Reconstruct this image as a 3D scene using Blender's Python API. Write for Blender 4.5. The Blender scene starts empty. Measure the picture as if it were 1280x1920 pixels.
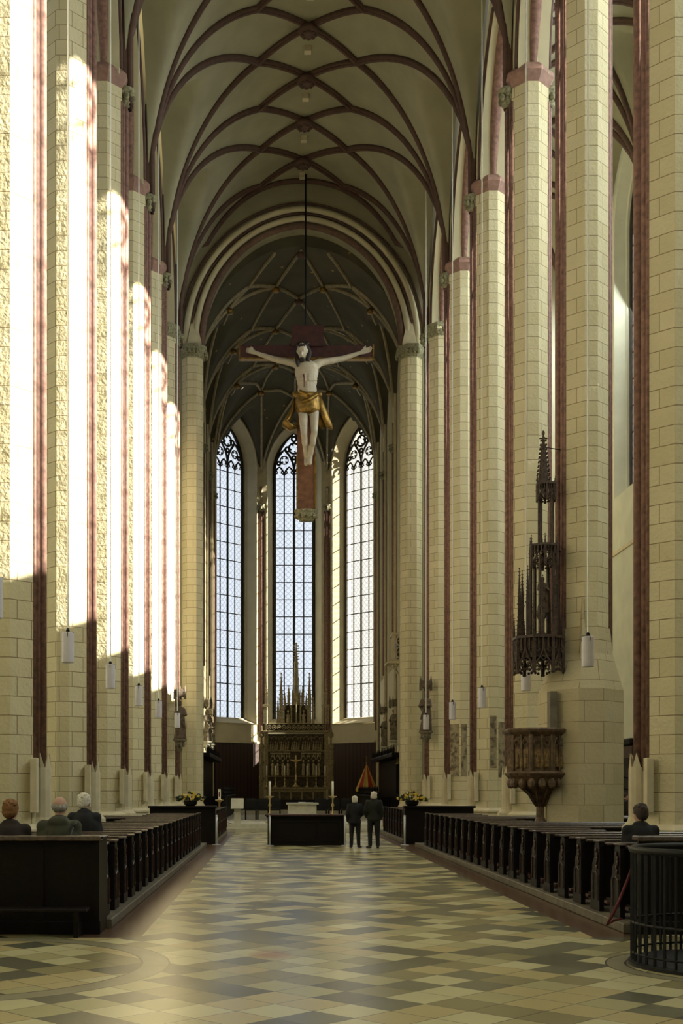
import bpy, bmesh, math, random
from mathutils import Vector, Matrix, noise
random.seed(7)
PI = math.pi
S = bpy.context.scene
COL = S.collection

# ------------------------------------------------------------------ camera
F = 2250.0; VX = 515.0; VY = 1478.0; H = 1.75
cam = bpy.data.cameras.new('camera'); co = bpy.data.objects.new('camera', cam); COL.objects.link(co)
co.location = (0, 0, H); co.rotation_euler = (PI / 2, 0, 0)
cam.sensor_fit = 'AUTO'; cam.sensor_width = 36; cam.lens = F / 1920 * 36
cam.shift_x = (640 - VX) / 1920; cam.shift_y = (VY - 960) / 1920
cam.clip_end = 500
S.camera = co
S.view_settings.view_transform = 'Standard'
S.view_settings.look = 'None'
S.view_settings.exposure = -1.05
S.view_settings.gamma = 1
S.view_settings.use_curve_mapping = False

# ------------------------------------------------------------------ world + lights
AX = 1.2                 # x of the nave axis
WALLX = 13.0             # half width of the hall
PY = [15.4 + 6 * i for i in range(7)]      # pillar rows 15.4 .. 51.4
SUN_T = 0.12; SUN_E = 0.462
w = bpy.data.worlds.new('world'); S.world = w; w.use_nodes = True
bg = w.node_tree.nodes['Background']
bg.inputs[0].default_value = (0.80, 0.90, 1.0, 1); bg.inputs[1].default_value = 1.1

def add_light(name, kind, loc, direction, energy, color, **kw):
    l = bpy.data.lights.new(name, kind); o = bpy.data.objects.new(name, l); COL.objects.link(o)
    o.location = loc
    o.rotation_euler = Vector(direction).to_track_quat('-Z', 'Y').to_euler()
    l.energy = energy; l.color = color
    for k, v in kw.items(): setattr(l, k, v)
    return o
add_light('sun', 'SUN', (30, 0, 30), (-1, SUN_T, -SUN_E), 96.0, (1.0, 0.93, 0.78), angle=math.radians(0.6))
WIN_Y = [y + 3.15 for y in [3.4, 9.4] + PY]
WZ0, WZS, WZ1, WHW = 14.3, 24.8, 27.1, 1.25
for y in WIN_Y:
    # daylight of the sky through each side window
    add_light('window_daylight', 'AREA', (AX + WALLX + 1.0, y, 20.5), (-1, 0, -.40), 2150, (0.90, 0.97, 0.92),
              shape='RECTANGLE', size=2.6, size_y=12.5)
    add_light('window_daylight', 'AREA', (AX - WALLX - 1.0, y, 20.5), (1, 0, -.25), 170, (0.86, 0.93, 1.0),
              shape='RECTANGLE', size=2.6, size_y=12.5)

add_light('west_front_fill', 'AREA', (AX, -4.4, 15), (0, 1, -.12), 160, (0.90, 0.94, 1.0), shape='RECTANGLE', size=5, size_y=13)  # added light behind the camera, brightens the nave from the front

# ------------------------------------------------------------------ node helper
class NT:
    def __init__(s, name):
        s.m = bpy.data.materials.new(name); s.m.use_nodes = True
        s.t = s.m.node_tree; s.n = s.t.nodes; s.b = s.n['Principled BSDF']; s.out = s.n['Material Output']
    def node(s, typ, **kw):
        nd = s.n.new(typ)
        for k, v in kw.items(): setattr(nd, k, v)
        return nd
    def set(s, inp, v):
        if isinstance(v, bpy.types.NodeSocket): s.t.links.new(v, inp)
        elif isinstance(v, (tuple, list)):
            v = tuple(v)
            if len(inp.default_value) == 4 and len(v) == 3: v = v + (1,)
            inp.default_value = v
        else: inp.default_value = v
    def math(s, op, a, b=0.0, c=None):
        nd = s.node('ShaderNodeMath', operation=op)
        s.set(nd.inputs[0], a); s.set(nd.inputs[1], b)
        if c is not None: s.set(nd.inputs[2], c)
        return nd.outputs[0]
    def mix(s, f, a, b):
        nd = s.node('ShaderNodeMix', data_type='RGBA')
        s.set(nd.inputs[0], f); s.set(nd.inputs[6], a); s.set(nd.inputs[7], b)
        return nd.outputs[2]
    def pos(s):
        if not hasattr(s, '_p'):
            s._g = s.node('ShaderNodeNewGeometry'); s._p = s._g.outputs['Position']
            sp = s.node('ShaderNodeSeparateXYZ'); s.t.links.new(s._p, sp.inputs[0])
            s._x, s._y, s._z = sp.outputs
        return s._p
    def uz(s):
        """horizontal run along any upright face, and height"""
        s.pos()
        cr = s.node('ShaderNodeVectorMath', operation='CROSS_PRODUCT')
        s.t.links.new(s._g.outputs['True Normal'], cr.inputs[0]); cr.inputs[1].default_value = (0, 0, 1)
        dt = s.node('ShaderNodeVectorMath', operation='DOT_PRODUCT')
        s.t.links.new(cr.outputs[0], dt.inputs[0]); s.t.links.new(s._p, dt.inputs[1])
        cb = s.node('ShaderNodeCombineXYZ'); s.t.links.new(dt.outputs['Value'], cb.inputs[0]); s.t.links.new(s._z, cb.inputs[1])
        return dt.outputs['Value'], s._z, cb.outputs[0]
    def noise(s, scale, detail=3, vec=None, rough=.5):
        nd = s.node('ShaderNodeTexNoise'); nd.inputs['Scale'].default_value = scale
        nd.inputs['Detail'].default_value = detail; nd.inputs['Roughness'].default_value = rough
        s.t.links.new(vec or s.pos(), nd.inputs['Vector'])
        return nd.outputs[0]
    def ramp(s, f, stops, interp='LINEAR'):
        nd = s.node('ShaderNodeValToRGB'); nd.color_ramp.interpolation = interp
        e = nd.color_ramp.elements
        while len(e) < len(stops): e.new(.5)
        for i, (p, c) in enumerate(stops):
            e[i].position = p; e[i].color = tuple(c) + (1,)
        s.set(nd.inputs[0], f)
        return nd.outputs[0]
    def bump(s, h, strength=.3, dist=.02):
        nd = s.node('ShaderNodeBump'); nd.inputs['Strength'].default_value = strength; nd.inputs['Distance'].default_value = dist
        s.t.links.new(h, nd.inputs['Height']); s.t.links.new(nd.outputs[0], s.b.inputs['Normal'])
    def col(s, c): s.set(s.b.inputs['Base Color'], c)
    def rough(s, r): s.set(s.b.inputs['Roughness'], r)

def simple(name, c, rough=.6, metal=0.0, var=.25, nscale=6, bump=0.0, spec=.5):
    m = NT(name)
    n = m.noise(nscale, 4)
    lo = tuple(max(0, x * (1 - var)) for x in c); hi = tuple(min(1, x * (1 + var)) for x in c)
    m.col(m.ramp(n, [(.3, lo), (.7, hi)])); m.rough(rough); m.b.inputs['Metallic'].default_value = metal
    m.b.inputs['Specular IOR Level'].default_value = spec
    if bump: m.bump(n, bump, .02)
    return m.m

def stone_mat(name, c1, c2, mortar, bw=.78, rh=.50, bs=.35):
    m = NT(name); u, z, v = m.uz()
    br = m.node('ShaderNodeTexBrick'); m.t.links.new(v, br.inputs['Vector'])
    br.inputs['Scale'].default_value = 1; br.inputs['Brick Width'].default_value = bw; br.inputs['Row Height'].default_value = rh
    br.inputs['Mortar Size'].default_value = .009; br.inputs['Mortar Smooth'].default_value = .3
    m.set(br.inputs['Color1'], c1); m.set(br.inputs['Color2'], c2); m.set(br.inputs['Mortar'], mortar)
    n = m.noise(1.3, 5); n2 = m.noise(14, 4)
    c = m.mix(m.math('MULTIPLY', m.math('SUBTRACT', n, .35), .7), br.outputs[0], tuple(x * .72 for x in c1))
    m.col(c); m.rough(.85)
    h = m.math('SUBTRACT', m.math('ADD', n2, m.math('MULTIPLY', m.noise(4.5, 3), .9)), m.math('MULTIPLY', br.outputs['Fac'], .5))
    m.bump(h, bs, .05)
    return m.m

M = {}
M['stone'] = stone_mat('cream_ashlar', (.64, .57, .35), (.72, .65, .43), (.26, .19, .09), .60, .335)
M['stone_plain'] = simple('cream_dressed_stone', (.62, .55, .37), .85, var=.12, nscale=3, bump=.25)
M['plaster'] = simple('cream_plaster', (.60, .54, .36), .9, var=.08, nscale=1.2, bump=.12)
M['aisle'] = simple('pale_green_grey_plaster', (.62, .62, .50), .9, var=.07, nscale=1.2, bump=.12)
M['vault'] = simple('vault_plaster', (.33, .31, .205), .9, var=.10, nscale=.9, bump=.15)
M['red'] = simple('red_brown_painted_stone', (.24, .13, .10), .75, var=.35, nscale=9, bump=.2)
M['rib'] = simple('brown_rib_paint', (.10, .055, .04), .8, var=.2, nscale=5)
M['cornice'] = simple('pink_marble', (.30, .17, .13), .7, var=.2, nscale=8)
M['leaf'] = simple('grey_green_carved_capital', (.25, .235, .14), .8, var=.5, nscale=14, bump=.4)
M['choir_rib'] = simple('choir_rib_stone', (.36, .31, .20), .8, var=.2)
M['darkstone'] = simple('dark_tracery_stone', (.03, .025, .02), .8, var=.3)
M['wood'] = simple('black_brown_wood', (.005, .0026, .002), .5, var=.5, nscale=20, spec=.22)
M['wood_top'] = simple('polished_wood_painted_sheen', (.09, .065, .052), .22, var=.3, nscale=20, spec=.6)  # lighter base colour puts reflected window light into the pew tops
M['wood_red'] = simple('red_brown_wood', (.05, .018, .012), .4, var=.5, nscale=15)
M['wood_mid'] = simple('old_pulpit_stone', (.12, .075, .04), .6, var=.5, nscale=12, bump=.3)
M['canopy'] = simple('carved_canopy_wood', (.055, .032, .02), .6, var=.6, nscale=14, bump=.3)
M['platform'] = simple('worn_grey_step', (.13, .11, .075), .6, var=.3)
M['gold'] = simple('gilding', (.26, .155, .035), .4, metal=.7, var=.45)
M['brass'] = simple('brass', (.55, .42, .2), .3, metal=.9, var=.15)
M['arch_red'] = simple('brown_red_arch_paint', (.15, .09, .065), .8)
M['old_gilt'] = simple('old_gilding', (.17, .105, .035), .5, var=.6, nscale=18)
M['steel'] = simple('brushed_steel', (.55, .56, .55), .4, metal=.4, var=.1)
M['iron'] = simple('black_iron', (.005, .005, .005), .5, var=.3, spec=.25)
M['lamp'] = simple('white_lamp_glass', (.68, .66, .72), .4, var=.04)
M['cable'] = simple('white_cable', (.85, .85, .8), .5, var=.05)
M['candle'] = simple('white_wax', (.85, .82, .68), .5, var=.05)
M['white'] = simple('white_altar_stone', (.55, .53, .42), .7, var=.1)
M['cloth'] = simple('white_cloth', (.85, .84, .78), .8, var=.05)
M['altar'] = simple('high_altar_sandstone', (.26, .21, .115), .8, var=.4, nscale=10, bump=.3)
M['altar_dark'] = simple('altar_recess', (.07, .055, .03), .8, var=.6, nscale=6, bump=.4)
M['altar_gilt'] = simple('pale_gilt_carving', (.40, .34, .20), .6, var=.45, nscale=12, bump=.4)
M['skin_carved'] = simple('painted_pale_carving', (.50, .44, .33), .6, var=.15, nscale=4)
M['cross_wood'] = simple('red_brown_cross', (.19, .08, .035), .6, var=.3, nscale=5)
M['cross_dark'] = simple('dark_red_board', (.05, .012, .01), .6, var=.4, nscale=5)
M['hair_dark'] = simple('dark_carved_hair', (.02, .013, .01), .7, var=.4, nscale=20)
M['skin'] = simple('skin', (.50, .30, .22), .6, var=.1)
M['shoe'] = simple('black_leather', (.01, .01, .01), .4)
M['coat_black'] = simple('black_coat', (.008, .008, .010), .85, var=.3)
M['coat_green'] = simple('olive_jacket', (.050, .052, .030), .9, var=.2, nscale=9)
M['coat_dark_green'] = simple('dark_green_coat', (.013, .015, .010), .9, var=.3)
M['coat_brown'] = simple('dark_brown_coat', (.022, .014, .010), .9, var=.3)
M['hair_white'] = simple('white_hair', (.72, .68, .58), .8, var=.2, nscale=40, bump=.4)
M['hair_grey'] = simple('grey_hair', (.30, .28, .24), .8, var=.3, nscale=40, bump=.4)
M['hair_ginger'] = simple('ginger_hair', (.22, .10, .03), .8, var=.3, nscale=40, bump=.4)
M['hair_black'] = simple('thin_dark_hair', (.05, .035, .028), .8, var=.3, nscale=40, bump=.4)
M['statue'] = simple('weathered_statue', (.17, .14, .09), .8, var=.5, nscale=9, bump=.3)
M['statue_dark'] = simple('dark_gilt_statue', (.10, .065, .035), .6, var=.5, nscale=9, bump=.3)
M['yellow'] = simple('yellow_silk', (.60, .44, .08), .6, var=.1)
M['redsilk'] = simple('red_silk', (.42, .02, .015), .6, var=.1)
M['redcord'] = simple('dark_red_cord', (.10, .008, .010), .7, var=.2)
M['flower_yellow'] = simple('yellow_petals', (.75, .55, .06), .7)
M['flower_white'] = simple('pale_petals', (.72, .62, .5), .7)
M['flower_leaf'] = simple('dark_leaves', (.02, .03, .008), .7)
M['bigstone'] = stone_mat('pulpit_stair_ashlar', (.50, .43, .26), (.58, .51, .33), (.28, .21, .12), .85, .46, .25)

# choir vault: dull green with gilt stars
m = NT('choir_vault_paint'); n = m.noise(.8, 5)
vor = m.node('ShaderNodeTexVoronoi'); vor.inputs['Scale'].default_value = 1.1; m.t.links.new(m.pos(), vor.inputs['Vector'])
st = m.math('LESS_THAN', vor.outputs['Distance'], .075)
m.col(m.mix(st, m.ramp(n, [(.3, (.068, .062, .038)), (.7, (.10, .09, .052))]), (.42, .28, .07))); m.rough(.9)
M['choir_vault'] = m.m
# panelled wainscot
m = NT('brown_panelling'); u, z, v = m.uz()
fr = m.math('FRACT', m.math('MULTIPLY', u, 3.4))
gr = m.math('LESS_THAN', m.math('ABSOLUTE', m.math('SUBTRACT', fr, .5)), .12)
m.col(m.mix(gr, (.045, .018, .010), (.018, .007, .004))); m.rough(.5); m.bump(fr, .4, .03)
M['panel'] = m.m
# faded wall painting
m = NT('faded_fresco'); n = m.noise(2.2, 6); n2 = m.noise(5, 4)
m.col(m.mix(m.ramp(n2, [(.45, (0, 0, 0)), (.62, (1, 1, 1))]), m.ramp(n, [(.3, (.24, .18, .10)), (.5, (.38, .32, .2)), (.7, (.17, .16, .12))]), (.12, .09, .06)))
m.rough(.9); M['fresco'] = m.m

# floor
m = NT('diamond_stone_floor'); p = m.pos(); x, y = m._x, m._y
T = .43 * math.sqrt(2)
a = m.math('DIVIDE', m.math('ADD', x, y), T); b = m.math('DIVIDE', m.math('SUBTRACT', x, y), T)
cb = m.node('ShaderNodeCombineXYZ'); m.set(cb.inputs[0], m.math('FLOOR', a)); m.set(cb.inputs[1], m.math('FLOOR', b))
wn = m.node('ShaderNodeTexWhiteNoise', noise_dimensions='2D'); m.t.links.new(cb.outputs[0], wn.inputs['Vector'])
tile = m.ramp(wn.outputs['Value'], [(0, (.10, .10, .065)), (.17, (.16, .155, .095)), (.30, (.27, .235, .115)),
        (.48, (.42, .38, .19)), (.68, (.57, .52, .29)), (.88, (.49, .40, .19))], 'CONSTANT')
def edge(m, v, wd):
    f = m.math('FRACT', v); return m.math('LESS_THAN', m.math('MINIMUM', f, m.math('SUBTRACT', 1, f)), wd)
jt = m.math('MAXIMUM', edge(m, a, .011), edge(m, b, .011))
stain = m.math('MULTIPLY', m.noise(1.1, 5), .25)
tile = m.mix(stain, tile, (.16, .14, .08))
def ring(cx, cy, r0, r1):
    dx = m.math('SUBTRACT', x, cx); dy = m.math('SUBTRACT', y, cy)
    r = m.math('SQRT', m.math('ADD', m.math('MULTIPLY', dx, dx), m.math('MULTIPLY', dy, dy)))
    band = m.math('MULTIPLY', m.math('GREATER_THAN', r, r0), m.math('LESS_THAN', r, r1))
    ln = m.math('MAXIMUM', m.math('LESS_THAN', m.math('ABSOLUTE', m.math('SUBTRACT', r, r0)), .011),
                m.math('LESS_THAN', m.math('ABSOLUTE', m.math('SUBTRACT', r, r1)), .008))
    return band, ln
def between(v, lo, hi): return m.math('MULTIPLY', m.math('GREATER_THAN', v, lo), m.math('LESS_THAN', v, hi))
b1, l1 = ring(-3.25, 11.85, 1.93, 2.2); b2, l2 = ring(4.45, 11.75, .98, 1.17)
band = m.math('MAXIMUM', b1, b2)
jt = m.math('MULTIPLY', jt, m.math('SUBTRACT', 1, band))
tile = m.mix(band, tile, m.mix(m.noise(2, 3), (.22, .20, .12), (.30, .27, .17)))
jt = m.math('MAXIMUM', jt, m.math('MAXIMUM', l1, l2))
tile = m.mix(jt, tile, (.05, .042, .028))
strip = m.math('MULTIPLY', m.math('GREATER_THAN', y, 14.05),
     m.math('MAXIMUM', between(x, -2.3, -1.575), between(x, 3.73, 4.4)))
sj = m.math('MULTIPLY', strip, edge(m, m.math('DIVIDE', y, 1.4), .006))
tile = m.mix(strip, tile, m.ramp(m.noise(1.8, 5), [(.3, (.085, .045, .026)), (.7, (.14, .08, .048))]))
tile = m.mix(sj, tile, (.04, .02, .015))
# reddish worn slab and a light threshold strip
dx = m.math('SUBTRACT', x, -.05); dy = m.math('SUBTRACT', y, 12.65)
rd = m.math('ADD', m.math('MULTIPLY', m.math('MULTIPLY', dx, dx), 14), m.math('MULTIPLY', m.math('MULTIPLY', dy, dy), 6))
tile = m.mix(m.ramp(rd, [(.1, (.55, .55, .55)), (.9, (0, 0, 0))]), tile, (.34, .11, .06))
m.col(tile)
m.rough(.27)
m.b.inputs['Specular IOR Level'].default_value = .42
m.bump(m.noise(1.2, 1), .02, .02)
M['floor'] = m.m

# leaded glass
def glass(name, tint, emit, trans, period=.34):
    m = NT(name); u, z, v = m.uz()
    def cell(a, off):
        return m.math('SUBTRACT', m.math('FRACT', m.math('ADD', m.math('DIVIDE', a, period), off)), .5)
    cu = cell(u, 0); cz = cell(z, 0)
    r = m.math('SQRT', m.math('ADD', m.math('MULTIPLY', cu, cu), m.math('MULTIPLY', cz, cz)))
    ringl = m.math('LESS_THAN', m.math('ABSOLUTE', m.math('SUBTRACT', r, .40)), .045)
    ed = m.math('LESS_THAN', m.math('MINIMUM', m.math('ABSOLUTE', cu), m.math('ABSOLUTE', cz)), .03)
    ed = m.math('MULTIPLY', ed, m.math('GREATER_THAN', r, .40))
    lead = m.math('MAXIMUM', ringl, ed)
    n = m.noise(1.6, 3)
    c = m.mix(m.math('MULTIPLY', lead, .55), m.mix(m.math('MULTIPLY', n, .5), tint, tuple(x * .75 for x in tint)), (.12, .13, .13))
    em = m.node('ShaderNodeEmission'); m.set(em.inputs[0], c); em.inputs[1].default_value = emit
    tr = m.node('ShaderNodeBsdfTransparent'); m.set(tr.inputs[0], m.mix(m.math('MULTIPLY', lead, .45), (.95, .95, .95), (.05, .05, .05)))
    mx = m.node('ShaderNodeMixShader'); mx.inputs[0].default_value = trans
    m.t.links.new(em.outputs[0], mx.inputs[1]); m.t.links.new(tr.outputs[0], mx.inputs[2])
    m.t.links.new(mx.outputs[0], m.out.inputs['Surface'])
    return m.m
M['glass_blue'] = glass('leaded_glass_cool', (.82, .90, 1.0), 2.6, .25)
M['glass_side'] = glass('leaded_glass_dim', (.75, .85, 1.0), .35, .2)
M['glass_warm'] = glass('leaded_glass_sunlit', (1.0, .95, .80), 3.6, .45)
M['glass_clear'] = glass('leaded_glass_side', (.85, .95, 1.0), 1.0, .80)

# ------------------------------------------------------------------ mesh helpers
class MB:
    def __init__(s): s.v = []; s.f = []; s.mi = []
    def add(s, vs, fs, mi=0):
        o = len(s.v); s.v += [tuple(v) for v in vs]
        for f in fs: s.f.append(tuple(o + i for i in f)); s.mi.append(mi)
    def box(s, x0, x1, y0, y1, z0, z1, mi=0):
        s.add([(x0, y0, z0), (x1, y0, z0), (x1, y1, z0), (x0, y1, z0), (x0, y0, z1), (x1, y0, z1), (x1, y1, z1), (x0, y1, z1)],
              [(0, 3, 2, 1), (4, 5, 6, 7), (0, 1, 5, 4), (1, 2, 6, 5), (2, 3, 7, 6), (3, 0, 4, 7)], mi)
    def bevbox(s, x0, x1, y0, y1, z0, z1, b, mi=0):
        s.loft([[(x0 + b, y0 + b), (x1 - b, y0 + b), (x1 - b, y1 - b), (x0 + b, y1 - b)], [(x0, y0), (x1, y0), (x1, y1), (x0, y1)],
                [(x0, y0), (x1, y0), (x1, y1), (x0, y1)], [(x0 + b, y0 + b), (x1 - b, y0 + b), (x1 - b, y1 - b), (x0 + b, y1 - b)]],
               [z0, z0 + b, z1 - b, z1], mi)
    def loft(s, polys, zs, mi=0, caps=True):
        n = len(polys[0]); vs = []
        for p, z in zip(polys, zs): vs += [(q[0], q[1], z) for q in p]
        fs = []
        for k in range(len(polys) - 1):
            for i in range(n):
                j = (i + 1) % n
                fs.append((k * n + i, k * n + j, (k + 1) * n + j, (k + 1) * n + i))
        if caps:
            fs.append(tuple(range(n - 1, -1, -1))); fs.append(tuple((len(polys) - 1) * n + i for i in range(n)))
        s.add(vs, fs, mi)
    def lathe(s, c, prof, n=16, mi=0):
        polys = [[(c[0] + r * math.cos(2 * PI * i / n), c[1] + r * math.sin(2 * PI * i / n)) for i in range(n)] for r, z in prof]
        s.loft(polys, [c[2] + z for r, z in prof], mi)
    def tube(s, pts, r, n=8, mi=0, closed=False, flat=1.0, up=None):
        pts = [Vector(p) for p in pts]; m = len(pts); rings = []
        rr = r if isinstance(r, (list, tuple)) else [r] * m
        prev = None
        for i, p in enumerate(pts):
            if closed: d = pts[(i + 1) % m] - pts[i - 1]
            else: d = pts[min(i + 1, m - 1)] - pts[max(i - 1, 0)]
            if d.length < 1e-9: d = Vector((0, 0, 1))
            d.normalize()
            ref = Vector(up) if up else (Vector((0, 0, 1)) if abs(d.z) < .95 else Vector((0, 1, 0)))
            if prev is not None and up is None: ref = prev
            a = ref - d * ref.dot(d)
            if a.length < 1e-5: a = d.orthogonal()
            a.normalize(); prev = a; b = d.cross(a)
            rings.append([p + a * (math.cos(2 * PI * k / n) * rr[i]) + b * (math.sin(2 * PI * k / n) * rr[i] * flat) for k in range(n)])
        vs = [q for rg in rings for q in rg]; fs = []
        for i in range(m if closed else m - 1):
            j = (i + 1) % m
            for k in range(n):
                l = (k + 1) % n
                fs.append((i * n + k, i * n + l, j * n + l, j * n + k))
        if not closed:
            fs.append(tuple(range(n - 1, -1, -1))); fs.append(tuple((m - 1) * n + k for k in range(n)))
        s.add(vs, fs, mi)
    def bar(s, p, q, wd, dp=None, mi=0):
        s.tube([p, q], wd * .7071, 4, mi)
    def ell(s, c, r, nu=14, nv=10, mi=0, rot=None):
        vs = []; fs = []
        for j in range(nv + 1):
            t = PI * j / nv
            for i in range(nu):
                a = 2 * PI * i / nu
                v = Vector((r[0] * math.sin(t) * math.cos(a), r[1] * math.sin(t) * math.sin(a), r[2] * math.cos(t)))
                if rot: v = rot @ v
                vs.append(v + Vector(c))
        for j in range(nv):
            for i in range(nu):
                k = (i + 1) % nu
                fs.append((j * nu + i, (j + 1) * nu + i, (j + 1) * nu + k, j * nu + k))
        s.add(vs, fs, mi)
    def cap(s, p, r0, q, r1, n=12):
        p = Vector(p); q = Vector(q); d = q - p; L = d.length
        if L < 1e-6: return s.ell(p, (r0,) * 3)
        d.normalize(); pts = []; rs = []
        for t in (-.98, -.8, -.5): pts.append(p + d * r0 * t); rs.append(r0 * math.sqrt(1 - t * t))
        pts.append(p); rs.append(r0); pts.append(q); rs.append(r1)
        for t in (.5, .8, .98): pts.append(q + d * r1 * t); rs.append(r1 * math.sqrt(1 - t * t))
        s.tube(pts, rs, n)
    def xf(s, mat):
        s.v = [tuple(mat @ Vector(v)) for v in s.v]; return s
    def merge(s, o, mi=None):
        s.add(o.v, o.f); 
        if mi is not None: s.mi[-len(o.f):] = [mi] * len(o.f)
    def mesh(s, name, mats, smooth=False, fix=False):
        me = bpy.data.meshes.new(name); me.from_pydata(s.v, [], s.f)
        for mm in (mats if isinstance(mats, (list, tuple)) else [mats]): me.materials.append(mm)
        me.polygons.foreach_set('material_index', s.mi)
        if fix:
            bm = bmesh.new(); bm.from_mesh(me); bmesh.ops.remove_doubles(bm, verts=bm.verts, dist=1e-5)
            bmesh.ops.recalc_face_normals(bm, faces=bm.faces); bm.to_mesh(me); bm.free()
        if smooth: me.polygons.foreach_set('use_smooth', [True] * len(me.polygons))
        me.update(); return me
    def build(s, name, mats, parent=None, smooth=False, fix=True, origin=None):
        me = s.mesh(name, mats, smooth, fix)
        o = bpy.data.objects.new(name, me); COL.objects.link(o)
        if origin is not None:
            me.transform(Matrix.Translation(-Vector(origin))); o.location = origin
        if parent is not None:
            o.parent = parent
            if not getattr(s, 'local', False): o.matrix_parent_inverse = Matrix.Translation(-parent.location) if parent.rotation_euler.z == 0 else parent.matrix_basis.inverted()
        return o

def tag(o, label=None, cat=None, group=None, kind=None):
    if label: o['label'] = label
    if cat: o['category'] = cat
    if group: o['group'] = group
    if kind: o['kind'] = kind
    return o
def empty(name, loc, label=None, cat=None, group=None, rz=0, kind=None):
    o = bpy.data.objects.new(name, None); COL.objects.link(o); o.location = loc; o.rotation_euler = (0, 0, rz)
    o.empty_display_size = .2
    return tag(o, label, cat, group, kind)
def loc_mb():
    b = MB(); b.local = True; return b
def copy_tree(o, parent=None):
    c = o.copy(); COL.objects.link(c)
    if parent is not None: c.parent = parent
    for ch in list(o.children): copy_tree(ch, c)
    return c
ORD = ['first', 'second', 'third', 'fourth', 'fifth', 'sixth', 'seventh', 'eighth', 'ninth', 'tenth', 'eleventh', 'twelfth', 'thirteenth',
       'fourteenth', 'fifteenth', 'sixteenth', 'seventeenth', 'eighteenth', 'nineteenth', 'twentieth', 'twenty-first', 'twenty-second', 'twenty-third', 'twenty-fourth']
def P(px, py, Y): return Vector(((px - VX) * Y / F, Y, H + (VY - py) * Y / F))

def arch_pts(hw, zs, za, n=10):
    """pointed arch from (-hw,zs) over (0,za) to (hw,zs)"""
    h = za - zs; R = (hw * hw + h * h) / (2 * hw); c = hw - R
    out = []
    for i in range(n + 1):
        x = hw * math.cos(PI / 2 * i / n)
        out.append((x, zs + math.sqrt(max(0, R * R - (x - c) ** 2))))
    left = [(-a, b) for a, b in out]
    return left + out[::-1][1:]
def walled(mb, p0, p1, z0, z1, openings, depth, off=0.0, shrink=.0, mi=0):
    """upright wall face p0->p1 with pointed openings (u, hw, sill, spring, apex)"""
    p0 = Vector((p0[0], p0[1], 0)); p1 = Vector((p1[0], p1[1], 0)); d = (p1 - p0); L = d.length; d.normalize(); nrm = Vector((-d.y, d.x, 0))
    def W(u, z, dd=0): return p0 + d * u + nrm * dd + Vector((0, 0, z))
    def face(dd, sh):
        u = 0
        for (uc, hw, si, sp, ap) in sorted(openings):
            hw2 = hw - sh; 
            mb.add([W(u, z0, dd), W(uc - hw2, z0, dd), W(uc - hw2, z1, dd), W(u, z1, dd)], [(0, 1, 2, 3)], mi)
            if si + sh > z0 + .01: mb.add([W(uc - hw2, z0, dd), W(uc + hw2, z0, dd), W(uc + hw2, si + sh, dd), W(uc - hw2, si + sh, dd)], [(0, 1, 2, 3)], mi)
            A = arch_pts(hw2, sp, ap - sh)
            for (a, b) in zip(A, A[1:]):
                mb.add([W(uc + a[0], a[1], dd), W(uc + b[0], b[1], dd), W(uc + b[0], z1, dd), W(uc + a[0], z1, dd)], [(0, 1, 2, 3)], mi)
            u = uc + hw2
        mb.add([W(u, z0, dd), W(L, z0, dd), W(L, z1, dd), W(u, z1, dd)], [(0, 1, 2, 3)], mi)
    face(0, 0); face(depth, shrink)
    for (uc, hw, si, sp, ap) in openings:
        def ol(sh):
            return [(-(hw - sh), si + sh)] + arch_pts(hw - sh, sp, ap - sh) + [(hw - sh, si + sh)]
        stages = [(0, 0), (depth * .45, shrink * .55), (depth * .5, shrink * .7), (depth, shrink)]
        for (d0, s0), (d1, s1) in zip(stages, stages[1:]):
            A = ol(s0); B = ol(s1); n = len(A)
            for i in range(n):
                j = (i + 1) % n
                if i == n - 1 and si <= z0 + .01: continue
                mb.add([W(uc + A[i][0], A[i][1], d0), W(uc + A[j][0], A[j][1], d0), W(uc + B[j][0], B[j][1], d1), W(uc + B[i][0], B[i][1], d1)], [(0, 1, 2, 3)], mi)
    return W
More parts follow.
